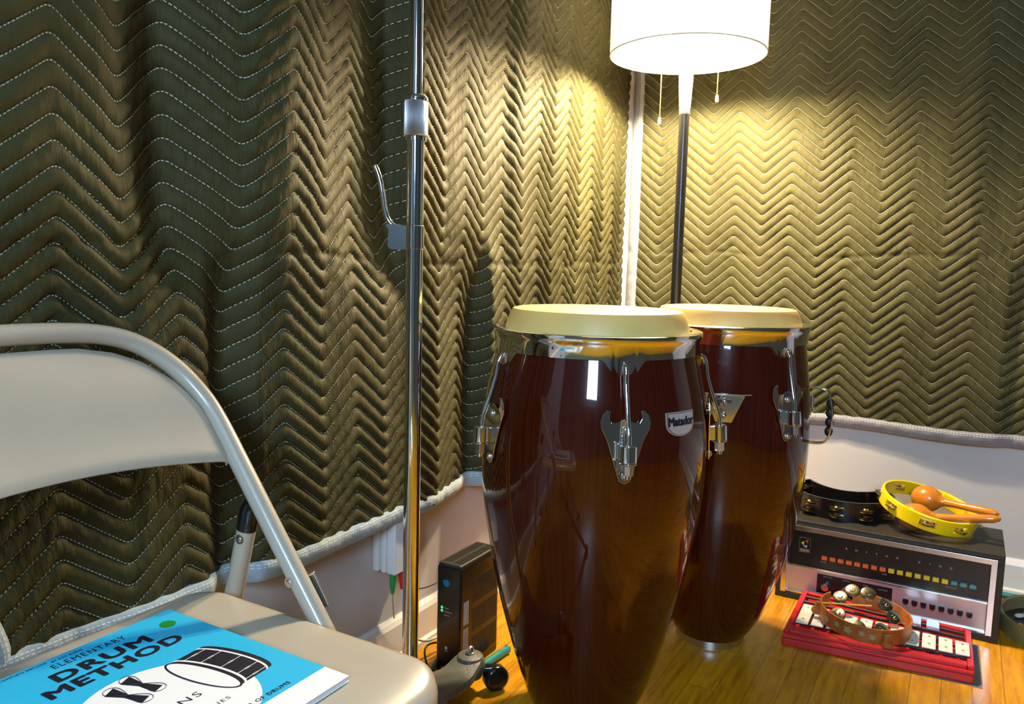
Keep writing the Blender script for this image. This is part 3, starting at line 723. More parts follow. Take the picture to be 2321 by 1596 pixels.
# transform so that local +x = world +y (reading direction), local +y = world -x (top edge at the back)
book.rotation_euler = (0, 0, R(90)); book.location = (.501, -1.890-BW, BZ)
def warp(mb):
    out = []
    for x, y, z in mb.v: out.append((x, y, z))
    mb.v = out; return mb
pg = MB(); pg.box((.001, .001, .0006), (BW-.001, BH-.001, BT-.0006)); warp(pg).build('pages', M['paper'], book)
def slab(x0, x1, y0, y1, z0, z1, n=14):
    mb = MB()
    xs = np.linspace(x0, x1, n+1)
    for a, b in zip(xs[:-1], xs[1:]): mb.box((a, y0, z0), (b, y1, z1))
    return warp(mb)
slab(0, BW, 0, BH, 0, .0006).build('back_cover', M['whitecard'], book)
slab(0, BW, .033, BH, BT-.0006, BT).build('front_cover', M['cyan'], book)
wb = slab(0, BW, 0, .033, BT-.0006, BT); fc = wb.build('cover_band', M['whitecard'], book); fc['label'] = 'white band along the bottom of the cover'
# white disc and drum picture
def ell(cx, cy, a, b, rot, a0=0, a1=360, n=48):
    out = []
    for k in range(n+1):
        t = R(a0+(a1-a0)*k/n); x, y = a*math.cos(t), b*math.sin(t)
        out.append((cx+x*math.cos(rot)-y*math.sin(rot), cy+x*math.sin(rot)+y*math.cos(rot)))
    return out
circ = [(x, max(y, .034)) for x, y in ell(.093, .102, .082, .082, 0)[:-1]]
pic = MB().prism(circ, .00015, 0, Matrix.Translation((0, 0, BT))).build('cover_disc', M['whitecard'], book); pic['label'] = 'white disc printed on the cover'
e = BT+.00018
def ringpoly(mb, o, i, z, mi=0):
    n = len(o); vs = [(x, y, z) for x, y in o]+[(x, y, z) for x, y in i]
    mb.add(vs, [(k, k+1, n+k+1, n+k) for k in range(n-1)], mi, False)
drx, dry, rot = .1455, .123, R(-82)
A_, B_ = .0465, .0125; ax = Vector((.0425, .003))
dm = MB()
body = ell(drx, dry, A_, B_, rot, 180, 0, 30)+[(x+ax.x, y+ax.y) for x, y in ell(drx, dry, A_, B_, rot, 0, 180, 30)]
dm.prism(body, .00012, 0, Matrix.Translation((0, 0, e)))
ringpoly(dm, ell(drx, dry, A_+.002, B_+.0018, rot), ell(drx, dry, A_-.0005, B_-.0005, rot), e+.0002)
dm.build('cover_drum_picture', M['blackink'], book)
wm = MB()
wm.prism(ell(drx, dry, A_-.0005, B_-.0005, rot)[:-1], .00006, 0, Matrix.Translation((0, 0, e+.00015)))
def band(f0, f1):
    ringpoly(wm, [(x+ax.x*f1, y+ax.y*f1) for x, y in ell(drx, dry, A_+.001, B_, rot, 0, 180)], [(x+ax.x*f0, y+ax.y*f0) for x, y in ell(drx, dry, A_+.001, B_, rot, 0, 180)], e+.00022)
band(.10, .17); band(.80, .86)
for t in (22, 52, 84, 116, 146):
    p = ell(drx, dry, A_, B_, rot, t, t, 1)[0]; q = (p[0]+ax.x*.83, p[1]+ax.y*.83); p = (p[0]+ax.x*.13, p[1]+ax.y*.13)
    d2 = Vector((q[0]-p[0], q[1]-p[1])); nn2 = Vector((-d2.y, d2.x)).normalized()
    for f0, f1, hw in ((0, 1, .0004), (.38, .62, .0011)):
        a_ = Vector(p)+d2*f0; b_ = Vector(p)+d2*f1
        wm.prism([tuple(a_-nn2*hw), tuple(b_-nn2*hw), tuple(b_+nn2*hw), tuple(a_+nn2*hw)], .00006, 0, Matrix.Translation((0, 0, e+.00022)))
wo = wm.build('cover_drum_lines', M['whitecard'], book)
def print_text(txt, x0, x1, y0, y1, bold=0, sp=1.0):
    vs, fs = text_mesh(txt, 1.0, .001, bold=bold, spacing=sp); V = np.array(vs)
    mn, mx = V.min(0), V.max(0); mb = MB()
    mb.add([(x0+(x-mn[0])/(mx[0]-mn[0])*(x1-x0), y0+(y-mn[1])/(mx[1]-mn[1])*(y1-y0), BT+.0002+(z-mn[2])/(mx[2]-mn[2]+1e-9)*.0001) for x, y, z in vs], fs, 0, False)
    return mb.build('cover_lettering', M['blackink'], book)
print_text('ELEMENTARY', .074, .153, .2560, .2655, 0, 1.25)
print_text('DRUM', .061, .166, .2270, 0.2475, .040, 1.12)
print_text('METHOD', .040, .187, .2020, .2222, .040, 1.10)
print_text('BURNS', .060, .1225, .0935, .1030, 0, 1.25)
print_text('STUDIES', .090, .1330, .0665, .0715, 0, 1.3)
print_text('BY ROY BURNS', .080, .112, .2705, .2740, 0, 1.2)
print_text('COMPLETE METHOD', .030, .076, .2738, .2770, 0, 1.2)
print_text('MEMBER OF DRUMS', .105, .183, .0390, .0445, .02, 1.15)
for (cx_, cy_, rr_) in ((.1015, .158, -78), (.0815, .151, -74)):
    kn = MB(); cs, sn = math.cos(R(rr_)), math.sin(R(rr_)); f = lambda x, y: (cx_+x*cs-y*sn, cy_+x*sn+y*cs)
    kn.prism([f(-.022, .008), f(0, .003), f(.020, .007), f(.022, -.006), f(0, -.003), f(-.019, -.007)], .00008, 0, Matrix.Translation((0, 0, BT+.0002)))
    kn.build('cover_stick_picture', M['blackink'], book)
    lp_ = MB(); lp_.tube([(*f(.026*math.cos(a), .0075*math.sin(2*a)+.002), BT+.0004) for a in np.linspace(0, 2*math.pi, 40)], .0003, 6, caps=False); lp_.build('cover_stick_picture', M['blackink'], book)
MB().prism(ell(.198, .249, .0088, .0088, 0)[:-1], .0002, 0, Matrix.Translation((0, 0, BT+.00005))).build('sticker', M['greendot'], book)

# ------------------------------------------------------------------ chrome stand with crank hook on a cast base
st = thing('chrome_pole_stand', 'tall chrome pole stand with a hook on a grey cast base', 'stand', (.204, -1.398, 0))
MB().tube([(0, 0, .05), (0, 0, 1.056)], .0142, 40).build('lower_pole', M['chrome'], st)
MB().tube([(0, 0, 1.06), (0, 0, 1.90)], .0102, 36).build('upper_pole', M['chrome'], st)
MB().lathe([(.0142, 1.052), (.0175, 1.052), (.0175, 1.059), (.0150, 1.060)], 40).build('lower_collar', M['chrome'], st)
col = MB(); col.lathe([(.0150, 1.117), (.0200, 1.117), (.0200, 1.122), (.0170, 1.126), (.011, 1.127)], 40)
co = col.build('collar', M['chrome'], st)
MB().lathe([(.0185, 1.060), (.0200, 1.062), (.0200, 1.115), (.0185, 1.117)], 64).build('knurled_sleeve', M['knurl'], co)
# hook bracket: points to the left in the picture
hd = Vector((-math.cos(YAW), -math.sin(YAW), 0))
hk = MB(); hz = .895; F4 = frame((0, 0, hz), hd, (0, 0, 1))
hk.prism([(.012, -.020), (.040, -.020), (.044, -.016), (.043, .012), (.048, .020), (.040, .0215), (.012, .019)], .018, 0, F4 @ Matrix.Translation((0, 0, -.009)))
hk.lathe([(.0148, hz-.020), (.0158, hz-.019), (.0158, hz+.019), (.0148, hz+.020)], 40)
path = smooth_path([hd*.030+Vector((0,0,hz+.016)), hd*.042+Vector((0,0,hz+.022)), hd*.050+Vector((0,0,hz+.040)), hd*.054+Vector((0,0,hz+.070)), hd*.060+Vector((0,0,hz+.100)), hd*.068+Vector((0,0,hz+.118))], 3)
hk.tube(path, [.0045]*(len(path)-4)+[.0044, .0040, .0034, .0022], 16)
hk.build('hook_bracket', M['chrome'], st, .0025, 3)
hub = MB().lathe([(.001, .045), (.040, .045), (.046, .055), (.044, .085), (.030, .10), (.0145, .105), (.0145, .105)], 40).build('cast_hub', M['hammer'], st)
for k, (ang, Ln) in enumerate(((90.0, .200), (-20, .235), (205, .16))):
    a = R(ang); d = Vector((math.cos(a), math.sin(a), 0)); pp = Vector((-d.y, d.x, 0))
    lm = MB(); vs = []; fs = []; NS = 14; ND = 12
    for i in range(NS+1):
        q = i/NS; x = .01+q*(Ln-.01); wd = .056*(1-q)+.031*q; zt = .090-.030*math.sin(q*math.pi*.5)+.020*max(0, q-.75)*4*.8; hb = .030*(1-q)+.026*q
        if q > .97: wd *= .9
        for j in range(ND):
            b = 2*math.pi*j/ND; cy_, cz_ = math.cos(b), math.sin(b)
            cy_ = math.copysign(abs(cy_)**.7, cy_); cz_ = math.copysign(abs(cz_)**.7, cz_)
            vs.append(d*x+pp*wd*cy_+Vector((0, 0, zt-hb*.5+hb*.5*cz_)))
    for i in range(NS):
        for j in range(ND): fs.append((i*ND+j, i*ND+(j+1) % ND, (i+1)*ND+(j+1) % ND, (i+1)*ND+j))
    fs += [tuple(range(ND))[::-1], tuple(NS*ND+j for j in range(ND))]
    lm.add(vs, fs)
    e_ = d*(Ln-.002); lm.lathe([(.001, .028), (.024, .030), (.031, .045), (.0300, .062), (.025, .073), (.014, .077), (.001, .077)], 28, tuple(e_))
    leg = lm.build('leg', M['hammer'], st)
    MB().lathe([(.0085, .076), (.0085, .080), (.0070, .081), (.0068, .087), (.0045, .0915), (.001, .093)], 24, tuple(e_)).build('dome_nut', M['satin'], leg)
    wc = e_+Vector((math.cos(R(33)), math.sin(R(33)), 0))*.052
    wd_ = Vector((math.cos(R(-35)), math.sin(R(-35)), 0)); wl = MB()
    wl.tube([wc+wd_*x+Vector((0,0,.026)) for x in (-.014, -.012, -.008, .008, .012, .014)], [.018, .023, .0258, .0258, .023, .018], 36)
    wl.tube([e_+Vector((0,0,.03)), e_*.5+wc*.5+Vector((0,0,.045)), wc+Vector((0,0,.045))], .009, 12)
    wl.build('caster', M['black_gloss'], leg)

# ------------------------------------------------------------------ wall box with cable boots
ont = thing('network_terminal_box', 'white plastic terminal box on the left wall under the blanket hem', 'wall box', (0, -1.255, .225))
MB().box((.001, -.006, .0), (.016, .098, .118)).build('back_plate', M['white_plastic'], ont, .003)
bx = MB(); bx.box((.016, .002, -.004), (.028, .094, .114)); bx.box((.028, .006, -.006), (.050, .090, .112)); bx.build('housing', M['white_plastic'], ont, .003)
gl = MB()
def globe(mb, M4, r):
    for k, (y0, hw) in enumerate(((.62, .55), (.38, .78), (.12, .92), (-.14, .92), (-.40, .80), (-.66, .55))):
        n = 9; top_ = []; bot = []
        for i in range(n):
            x = -hw+2*hw*i/(n-1); c_ = -.10*(1-(x/hw)**2); top_.append((x*r, (y0+.10+c_)*r)); bot.append((x*r, (y0-.06*(1-(x/hw)**2)+c_)*r))
        mb.prism(bot+top_[::-1], .0003, 0, M4)
globe(gl, frame((.0502, .060, .095), (0, 1, 0), (0, 0, 1)), .0075); gl.build('globe_logo', M['blue'], ont)
vs, fs = text_mesh('AT&T', .008, .0001)
lt = MB(); lt.add([tuple(frame((.0502, .060, .082), (0, 1, 0), (0, 0, 1)) @ Vector(v)) for v in vs], fs, 0, False); lt.build('logo_lettering', M['greyink'], ont)
def cable(name, label, mname, pts, r, boot=None, tip=None):
    root = thing(name, label, 'cable', pts[0]); o = Vector(pts[0])
    P = smooth_path([Vector(p)-o for p in pts], 3); MB().tube(P, r, 12).build('cord', M[mname], root)
    if boot:
        MB().tube([Vector((0,0,.018)), Vector((0,0,.0)), Vector((0,0,-.008)), Vector((0,0,-.024))], [.0065, .0065, .0058, .0035], 16).build('plug_boot', M[boot], root)
    return root
cable('plug_cable', 'thin grey lead hanging from a green plug under the white wall box', 'gcable', [(.040, -1.243, .202), (.040, -1.243, .175), (.041, -1.241, .14), (.042, -1.240, .125)], .0016, 'green')
cable('plug_cable', 'white lead with a red plug curving down from the white wall box', 'wcable', [(.040, -1.213, .202), (.040, -1.213, .16), (.042, -1.205, .11), (.050, -1.185, .060), (.055, -1.14, .035), (.06, -1.10, .035), (.075, -1.07, .04), (.085, -1.055, .05)], .0028, 'redboot')
cable('plug_cable', 'thin black lead with a black plug leaving the white wall box', 'black', [(.040, -1.192, .205), (.040, -1.190, .180), (.045, -1.17, .162), (.05, -1.13, .155), (.055, -1.09, .158), (.062, -1.04, .15)], .0014, 'black')
cable('cable_loop', 'small black cable loop on the floor left of the black gateway', 'black', [(.092, -1.03, .006), (.075, -1.09, .02), (.065, -1.165, .045), (.085, -1.190, .02), (.115, -1.200, .006), (.14, -1.205, .004)], .0022)
cable('floor_cable', 'dark green cable on the floor along the left baseboard', 'greencable', [(.145, -1.33, .006), (.115, -1.23, .006), (.085, -1.15, .006), (.075, -1.08, .006)], .0055)
cable('floor_cable', 'teal cable on the floor along the back baseboard, right of the box', 'tealtube', [(1.0, -.045, .008), (1.25, -.045, .008), (1.6, -.045, .008), (2.2, -.05, .008)], .0075)

# teal tube on the floor between the caster and the big drum
tt_ = thing('teal_tube', 'short teal enamelled tube on the floor between caster and large drum', 'tube', (.20, -1.10, .009))
a_ = Vector((.1845, -1.125, .024)); b_ = Vector((.192, -1.030, .024)); tt_.location = tuple(a_-Vector((0,0,.024)))
MB().tube([Vector((0,0,.0095)), b_-a_+Vector((0,0,.0095))], .0085, 20).build('barrel', M['tealtube'], tt_)
MB().tube([(b_-a_)*.985+Vector((0,0,.0095)), (b_-a_)*1.01+Vector((0,0,.0095))], .0094, 20).build('end_rim', M['satin'], tt_)

# ------------------------------------------------------------------ black gateway
gw = thing('internet_gateway', 'upright black internet gateway with two green lights on the floor', 'modem', (.103, -1.176, 0))
g = MB(); g.box((0, 0, 0), (.060, .150, .232)); gb = g.build('housing', M['black_gloss'], gw, .004, 3)
tpv = MB(); tpv.box((.002, .002, .230), (.058, .148, .2385)); tp = tpv.build('top_cover', M['black_vinyl'], gw, .003)
sl = MB()
for k in range(24):
    for x0 in (.007, .033): sl.box((x0, .012+k*.0055, .2382), (x0+.021, .0148+k*.0055, .2388), rot=Matrix.Rotation(R(18), 3, 'Z'))
sl.build('vent_slots', M['panel_black'], tp)
sv = MB()
for blk in range(3):
    for k in range(26): sv.box((.0600, .045+k*.0038, .022+blk*.062), (.0604, .0466+k*.0038, .072+blk*.062))
for k in range(5): sv.box((.0600, .075, .150+k*.012), (.0604, .14, .1515+k*.012))
sv.build('side_grille', M['black_vinyl'], gw)
lb = MB()
for k in range(4): lb.box((.0600, .012+k*.005, .108), (.0603, .0145+k*.005, .158))
for k in range(4): lb.box((.0600, .012+k*.005, .052), (.0603, .0140+k*.005, .100))
lb.build('side_label', M['greyink'], gw)
gg = MB(); globe(gg, frame((.024, -.0003, .198), (1, 0, 0), (0, 0, 1)), .0095); gg.build('globe_logo', M['blue'], gw)
for zz in (.143, .136): MB().ball((.0135, .0, zz), .0029, 6, 0, (1, .3, 1)).build('indicator_light', M['led'], gw)
lt = MB()
for i, s_ in enumerate(('Power', 'Broadband', 'Service')): put_text(lt, s_, .0045, frame((.019, -.0003, .143-.0075*i), (1, 0, 0), (0, 0, 1)), depth=.00005, align='LEFT')
put_text(lt, 'WPS', .004, frame((.0255, -.0003, .050), (1, 0, 0), (0, 0, 1)), depth=.00005)
put_text(lt, 'SAGEMCOM', .0062, frame((.030, -.0003, .012), (1, 0, 0), (0, 0, 1)), depth=.00005)
lt.add(*[([tuple(frame((.0255, -.0003, .057), (1, 0, 0), (0, 0, 1)) @ Vector((.0035*math.cos(a), .0035*math.sin(a), 0))) for a in np.linspace(0, 2*math.pi, 17)[:-1]]), [tuple(range(16))]], 0, False)
lt.build('front_lettering', M['greyink'], gw)

# ------------------------------------------------------------------ rhythm machine
BX0, BX1, BYF, BZT, BD = .629, 1.134, -.372, .214, .22
rk = thing('rhythm_machine', 'vintage black and silver rhythm machine cabinet on the floor against the wall', 'drum machine', (BX0, BYF, 0))
L_ = BX1-BX0
cab = MB(); cab.box((0, 0, .0), (L_, BD, .016)); cab.box((0, 0, BZT-.012), (L_, BD, BZT)); cab.box((0, 0, .016), (.013, BD, BZT-.012)); cab.box((L_-.014, 0, .016), (L_, BD, BZT-.012)); cab.box((.013, .02, .016), (L_-.014, BD, BZT-.012))
cab.build('cabinet', M['black_vinyl'], rk, .0015)
for lo_, hi_, nm_ in (((.013, -.002, .016), (.026, .020, .1985), 'side_trim'), ((L_-.027, -.002, .016), (L_-.014, .020, .1985), 'side_trim'), ((.026, .004, .016), (L_-.027, .02, .022), 'bottom_trim')):
    MB().box(lo_, hi_).build(nm_, M['alu'], rk, .0008)
tt = MB(); tt.box((.013, -.003, .188), (L_-.014, .020, .201)); tt.box((.013, -.005, .199), (L_-.014, .020, .2015)); to = tt.build('top_trim', M['alu'], rk, .0006)
for x in (.07, .212, .366): MB().lathe([(.0038, .2012), (.0038, .2030), (.0022, .2042), (.001, .2043)], 14, (x, .004, 0)).build('screw', M['black'], to)
up_p = MB().box((.026, .008, .093), (L_-.027, .020, .189)).build('upper_panel', M['panel_black'], rk)
MB().box((.026, .003, .0885), (L_-.027, .020, .0935)).build('divider_trim', M['alu'], rk, .0006)
lo_p = MB().box((.026, .010, .022), (L_-.027, .020, .0885)).build('lower_panel', M['silver'], rk)
PZ = .0077
def fx(x, z, y=PZ): return frame((x, y, z), (1, 0, 0), (0, 0, 1))
labels = ['OFF','WALTZ','WALTZ','MARCH','POLKA','SHUF','FOX','ROCK']+['']*7+['SLOW','RHUMBA','BEGUIN']
for k in range(18):
    x = .745-BX0+k*(1.075-.745)/17; mm = M['orange'] if k < 8 else M['ybtn'] if k < 15 else M['teal']
    b = MB().box((x-.0067, .0015, .1195), (x+.0067, .009, .1300)).build('rhythm_button', mm, up_p, .0008)
    b['label'] = ('orange' if k < 8 else 'yellow' if k < 15 else 'teal')+' selector button'
lt = MB(); lt2 = MB()
for s_, x in list(zip('RHYTHM', np.linspace(.795, .911, 6)))+list(zip('KING', np.linspace(.960, 1.027, 4))):
    put_text(lt, s_, .0080, fx(x-BX0, .1585), depth=.0002)
for s_, x, z in (('WALTZ', .742, .1120), ('LATIN', .885, .1115), ('VARIATIONS', 1.03, .1115)): put_text(lt, s_, .0042, fx(x-BX0, z), depth=.0001)
for k in range(18):
    if labels[k]: put_text(lt2, labels[k], .0042, fx(.745-BX0+k*(1.075-.745)/17, .1250, .0010), depth=.0001)
lt.build('panel_lettering', M['greyink'], rk); lt2.build('button_lettering', M['ybtn'], rk)
bd = MB(); x0 = .682-BX0; z0 = .129
for a in [((x0-.0005, PZ-.0005, z0), (x0+.0265, PZ, z0+.0008)), ((x0-.0005, PZ-.0005, z0+.038), (x0+.0265, PZ, z0+.0388)), ((x0-.0005, PZ-.0005, z0), (x0, PZ, z0+.0388)), ((x0+.026, PZ-.0005, z0), (x0+.0265, PZ, z0+.0388)), ((x0+.002, PZ-.0006, z0+.002), (x0+.024, PZ, z0+.0085))]: bd.box(*a)
bo = bd.build('maker_badge', M['gold'], rk)
for nm, mm, tri in (('badge_triangle', 'logo_y', [(.003, .024), (.011, .030), (.011, .018)]), ('badge_triangle', 'logo_r', [(.013, .031), (.021, .035), (.020, .025)]), ('badge_triangle', 'logo_b', [(.009, .017), (.019, .020), (.018, .011)])):
    MB().prism(tri, .0004, 0, frame((x0, PZ-.0008, z0), (1, 0, 0), (0, 0, 1))).build(nm, M[mm], bo)
lt = MB(); put_text(lt, 'MAESTRO', .0046, fx(x0+.013, z0+.0052, PZ-.0009), depth=.0001, xscale=.95); lt.build('badge_lettering', M['black'], bo)
sp_ = MB().box((.730-BX0, .0085, .029), (.906-BX0, .0105, .079)).build('control_plate', M['panel_black'], lo_p)
lt = MB()
for s_, x, z in (('PILOT LAMP', .755, .074), ('BALANCE', .800, .074), ('TEMPO', .845, .072), ('SHORT BEAT', .885, .070)):
    put_text(lt, s_, .0038, fx(x-BX0, z, .0082), depth=.0001)
lt.build('control_lettering', M['greyink'], sp_)
for x in (.752, .798, .845):
    kb = MB(); q = frame((x-BX0, .0085, .050), (1, 0, 0), (0, 0, 1))
    kb.lathe([(.001, .016), (.0085, .016), (.0105, .010), (.0115, 0), (.001, 0)][::-1], 28, M4=q); kb.build('knob', M['alu'], lo_p)
for k in range(8):
    x = .937-BX0+k*(1.073-.937)/7
    q = MB(); q.prism([(-.0062, .0065), (-.0062, -.0035), (-.0035, -.0070), (.0035, -.0070), (.0062, -.0035), (.0062, .0065)], .006, 0, frame((x, .0105, .0545), (1, 0, 0), (0, 0, 1)))
    q.build('instrument_switch', M['black_gloss'], lo_p, .0008)
lt = MB()
for k, s_ in enumerate(('BASS', 'DRUM', 'CONGA', 'SNARE', 'BLOCK', 'CLAVE', 'CYMB', 'BRUSH')):
    put_text(lt, s_, .0036, fx(.937-BX0+k*(1.073-.937)/7, .0445, .0097), depth=.0001)
lt.build('switch_lettering', M['blackink'], rk)

# ------------------------------------------------------------------ jingles
def jingle_pair(mb, c, ax, r, gap=.003, th=.0012):
    ax = Vector(ax).normalized(); q = ax.to_track_quat('Z', 'X').to_matrix().to_4x4()
    for s_ in (1, -1):
        q2 = q.copy(); q2.translation = Vector(c)+ax*s_*gap
        prof = [(.001, s_*.0032), (r*.30, s_*.0030), (r*.42, s_*.0004), (r*.9, 0), (r, -s_*.0006), (r*.98, -s_*(.0006+th*.4)), (r*.42, -s_*.0006), (.001, s_*.002)]
        mb.lathe(prof, 22, M4=q2)
    mb.tube([Vector(c)-ax*(gap+.010), Vector(c)+ax*(gap+.010)], .0011, 8)
# black crescent tambourine lying on the cabinet
tb = thing('tambourine', 'black crescent tambourine with two rows of jingles, on the rhythm machine', 'tambourine', (.760, -.205, BZT))
Ro = .124; Hh = .052
outer = [(Ro*math.cos(R(a)), Ro*.92*math.sin(R(a))) for a in np.linspace(142, 398, 60)]
pA = outer[-1]; pB = outer[0]
inner_arc = []
mx_, my_ = 0, .150
for q in np.linspace(0, 1, 26):
    x = pA[0]*(1-q)+pB[0]*q; y = pA[1]*(1-q)+pB[1]*q-.070*math.sin(math.pi*q)**.8; inner_arc.append((x, y))
loop = outer+inner_arc[1:-1]
rim = MB(); n = len(loop); th = .006; vs = []; cen = Vector((0, -.02))
for (x, y) in loop:
    i = loop.index((x, y)); a = Vector(loop[i-1]); b = Vector(loop[(i+1) % n]); tn = (b-a).normalized(); nr = Vector((tn.y, -tn.x))
    for (o_, z) in ((th/2, 0), (th/2+.001, Hh*.5), (th/2, Hh), (-th/2, Hh), (-th/2, 0)): vs.append((x+nr.x*o_, y+nr.y*o_, z+.0005))
fs = []
for i in range(n):
    j = (i+1) % n
    for k in range(5): fs.append((i*5+k, i*5+(k+1) % 5, j*5+(k+1) % 5, j*5+k))
rim.add(vs, fs, 0, True); rim.build('frame', M['black_gloss'], tb)
for a in (150, 178, 206, 236, 270, 302, 334, 358, 384):
    x, y = Ro*1.0*math.cos(R(a)), Ro*.92*math.sin(R(a))
    for z in (.0145, .034):
        jm = MB(); jingle_pair(jm, (x*1.01, y*1.01, z), (0, 0, 1), .0195, .0026); jm.build('jingle_pair', M['brass'], tb)
# yellow tambourine leaning on the black one
yt = thing('tambourine', 'yellow plastic tambourine leaning on the black one and holding two maracas', 'tambourine', (.948, -.262, BZT))
yt.rotation_euler = (R(4), R(13.5), R(-6))
yt.location = (.960, -.245, BZT+.034)
Ry = .113; hy = .038
rm = MB(); NA = 96; vs = []; fs = []
slots = [R(a) for a in (192, 232, 278, 322, 10, 100, 140)]
for i in range(NA):
    a = 2*math.pi*i/NA; hnd = 1 if R(40) < a < R(82) else 0
    ro = Ry+(.003 if hnd else 0); ri = Ry-.007-(.004 if hnd else 0)
    insl = any(abs((a-s_+math.pi) % (2*math.pi)-math.pi) < .165 for s_ in slots)
    for (r, z) in ((ro-.0012, 0), (ro, .003), (ro, hy*.28), (ro, hy*.72), (ro, hy-.003), (ro-.0012, hy), (ri+.001, hy), (ri, hy-.003), (ri, hy*.72), (ri, hy*.28), (ri, .003), (ri+.001, 0)):
        vs.append((r*math.cos(a), r*.97*math.sin(a), z))
for i in range(NA):
    j = (i+1) % NA; am = 2*math.pi*(i+.5)/NA; insl = any(abs((am-s_+math.pi) % (2*math.pi)-math.pi) < .165 for s_ in slots)
    prevs = any(abs((am-2*math.pi/NA-s_+math.pi) % (2*math.pi)-math.pi) < .165 for s_ in slots); nxts = any(abs((am+2*math.pi/NA-s_+math.pi) % (2*math.pi)-math.pi) < .165 for s_ in slots)
    for k in range(12):
        if insl and k in (2, 8): continue
        fs.append((i*12+k, i*12+(k+1) % 12, j*12+(k+1) % 12, j*12+k))
    if insl:
        fs.append((i*12+2, j*12+2, j*12+9, i*12+9)); fs.append((i*12+3, i*12+8, j*12+8, j*12+3))
        if not prevs: fs.append((i*12+2, i*12+9, i*12+8, i*12+3))
        if not nxts: fs.append((j*12+2, j*12+3, j*12+8, j*12+9))
rm.add(vs, fs, 0, False); yo = rm.build('frame', M['yellow'], yt, .0009)
for s_ in slots:
    jm = MB(); jingle_pair(jm, ((Ry-.003)*math.cos(s_), (Ry-.003)*.97*math.sin(s_), hy*.5), (0, 0, 1), .0165, .0022); jm.build('jingle_pair', M['nickel'], yt)
# maracas
def maraca(label, head, tip, r, egg=1.15):
    H_ = Vector(head); Tp = Vector(tip); root = thing('maraca', label, 'maraca', (H_.x, H_.y, H_.z-r)); d = (Tp-H_).normalized(); L = (Tp-H_).length
    q = d.to_track_quat('Z', 'X').to_matrix().to_4x4(); q.translation = Vector((0, 0, r))
    hprof = [(max(.0005, r*math.sin(math.pi*i/16)), -r*egg*math.cos(math.pi*i/16)) for i in range(14)]
    hd_ = MB().lathe(hprof+[(.0125, r*egg*1.02), (.010, r*egg*1.2)], 36, M4=q).build('head', M['maraca'], root)
    a = r*egg
    MB().lathe([(.0100, a*1.15), (.0085, a*1.15+(L-a)*.2), (.0085, a*1.15+(L-a)*.35), (.0105, a+(L-a)*.7), (.0098, a+(L-a)*.88), (.0060, L-.004), (.001, L)], 28, M4=q).build('handle', M['maraca'], root)
    return root
maraca('upper wooden maraca in the yellow tambourine, handle pointing right', (.960, -.218, .282), (1.118, -.280, .286), .033)
maraca('lower wooden maraca in the yellow tambourine, under the other one', (.938, -.292, .2495), (1.122, -.300, .280), .034, 1.22)

# ------------------------------------------------------------------ toy glockenspiel
gk = thing('glockenspiel', 'red wooden toy glockenspiel with cream keys, in front of the rhythm machine', 'glockenspiel', (.703, -.658, .0015))
def gp(u, v, z):           # u 0..1 left-right, v 0..1 front-back
    f = Vector((0, 0)).lerp(Vector((.382, .042)), u); b = Vector((-.002, .276)).lerp(Vector((.375, .250)), u); p = f.lerp(b, v); return (p.x, p.y, z)
def gbox(mb, u0, u1, v0, v1, z0, z1): 
    vs = [gp(u0, v0, z0), gp(u1, v0, z0), gp(u1, v1, z0), gp(u0, v1, z0), gp(u0, v0, z1), gp(u1, v0, z1), gp(u1, v1, z1), gp(u0, v1, z1)]
    mb.add(vs, [(0,3,2,1),(4,5,6,7),(0,1,5,4),(1,2,6,5),(2,3,7,6),(3,0,4,7)], 0, False)
bs = MB(); gbox(bs, 0, 1, 0, 1, 0, .018); gbox(bs, 0, .035, .05, 1, .018, .034); gbox(bs, .965, 1, .05, 1, .018, .034); gbox(bs, .035, .965, .05, .16, .018, .034); gbox(bs, .035, .965, .95, 1, .018, .034); gbox(bs, 0, 1, .0, .05, .018, .026)
bs.build('wooden_base', M['red'], gk, .003, 3)
rails = MB(); 
for v, z in ((.26, .030), (.50, .030), (.72, .034), (.84, .034)):
    a_, b_ = Vector(gp(.04, v, z)), Vector(gp(.96, v, z)); rails.tube([a_, b_], .0028 if v < .6 else .0036, 10)
rails.build('rail', M['black'], gk)
for k in range(11):
    u = .085+k*(.945-.085)/10; hw = .036; ln = .21-.012*k*.6
    v0 = .20+.012*k*.3; v1 = v0+.42-.010*k
    km = MB(); vs = [gp(u-hw, v0, .036), gp(u+hw, v0, .036), gp(u+hw, v1, .036), gp(u-hw, v1, .036), gp(u-hw, v0, .040), gp(u+hw, v0, .040), gp(u+hw, v1, .040), gp(u-hw, v1, .040)]
    km.add(vs, [(0,3,2,1),(4,5,6,7),(0,1,5,4),(1,2,6,5),(2,3,7,6),(3,0,4,7)], 0, False)
    ky = km.build('key', M['bar'], gk, .0025, 3)
    pm = MB()
    for v in (v0+.08, v1-.08): p = gp(u, v, .030); pm.lathe([(.0014, 0), (.0014, .010), (.0028, .0102), (.0028, .0118), (.0010, .0125)], 10, p)
    pm.build('pin', M['satin'], ky)
for u in (.690, .790):
    km = MB(); vs = [gp(u-.036, .66, .040), gp(u+.036, .66, .040), gp(u+.036, .92, .040), gp(u-.036, .92, .040), gp(u-.036, .66, .043), gp(u+.036, .66, .043), gp(u+.036, .92, .043), gp(u-.036, .92, .043)]
    km.add(vs, [(0,3,2,1),(4,5,6,7),(0,1,5,4),(1,2,6,5),(2,3,7,6),(3,0,4,7)], 0, False)
    ky = km.build('metal_key', M['chrome'], gk, .001); ky['label'] = 'shiny bare metal key'
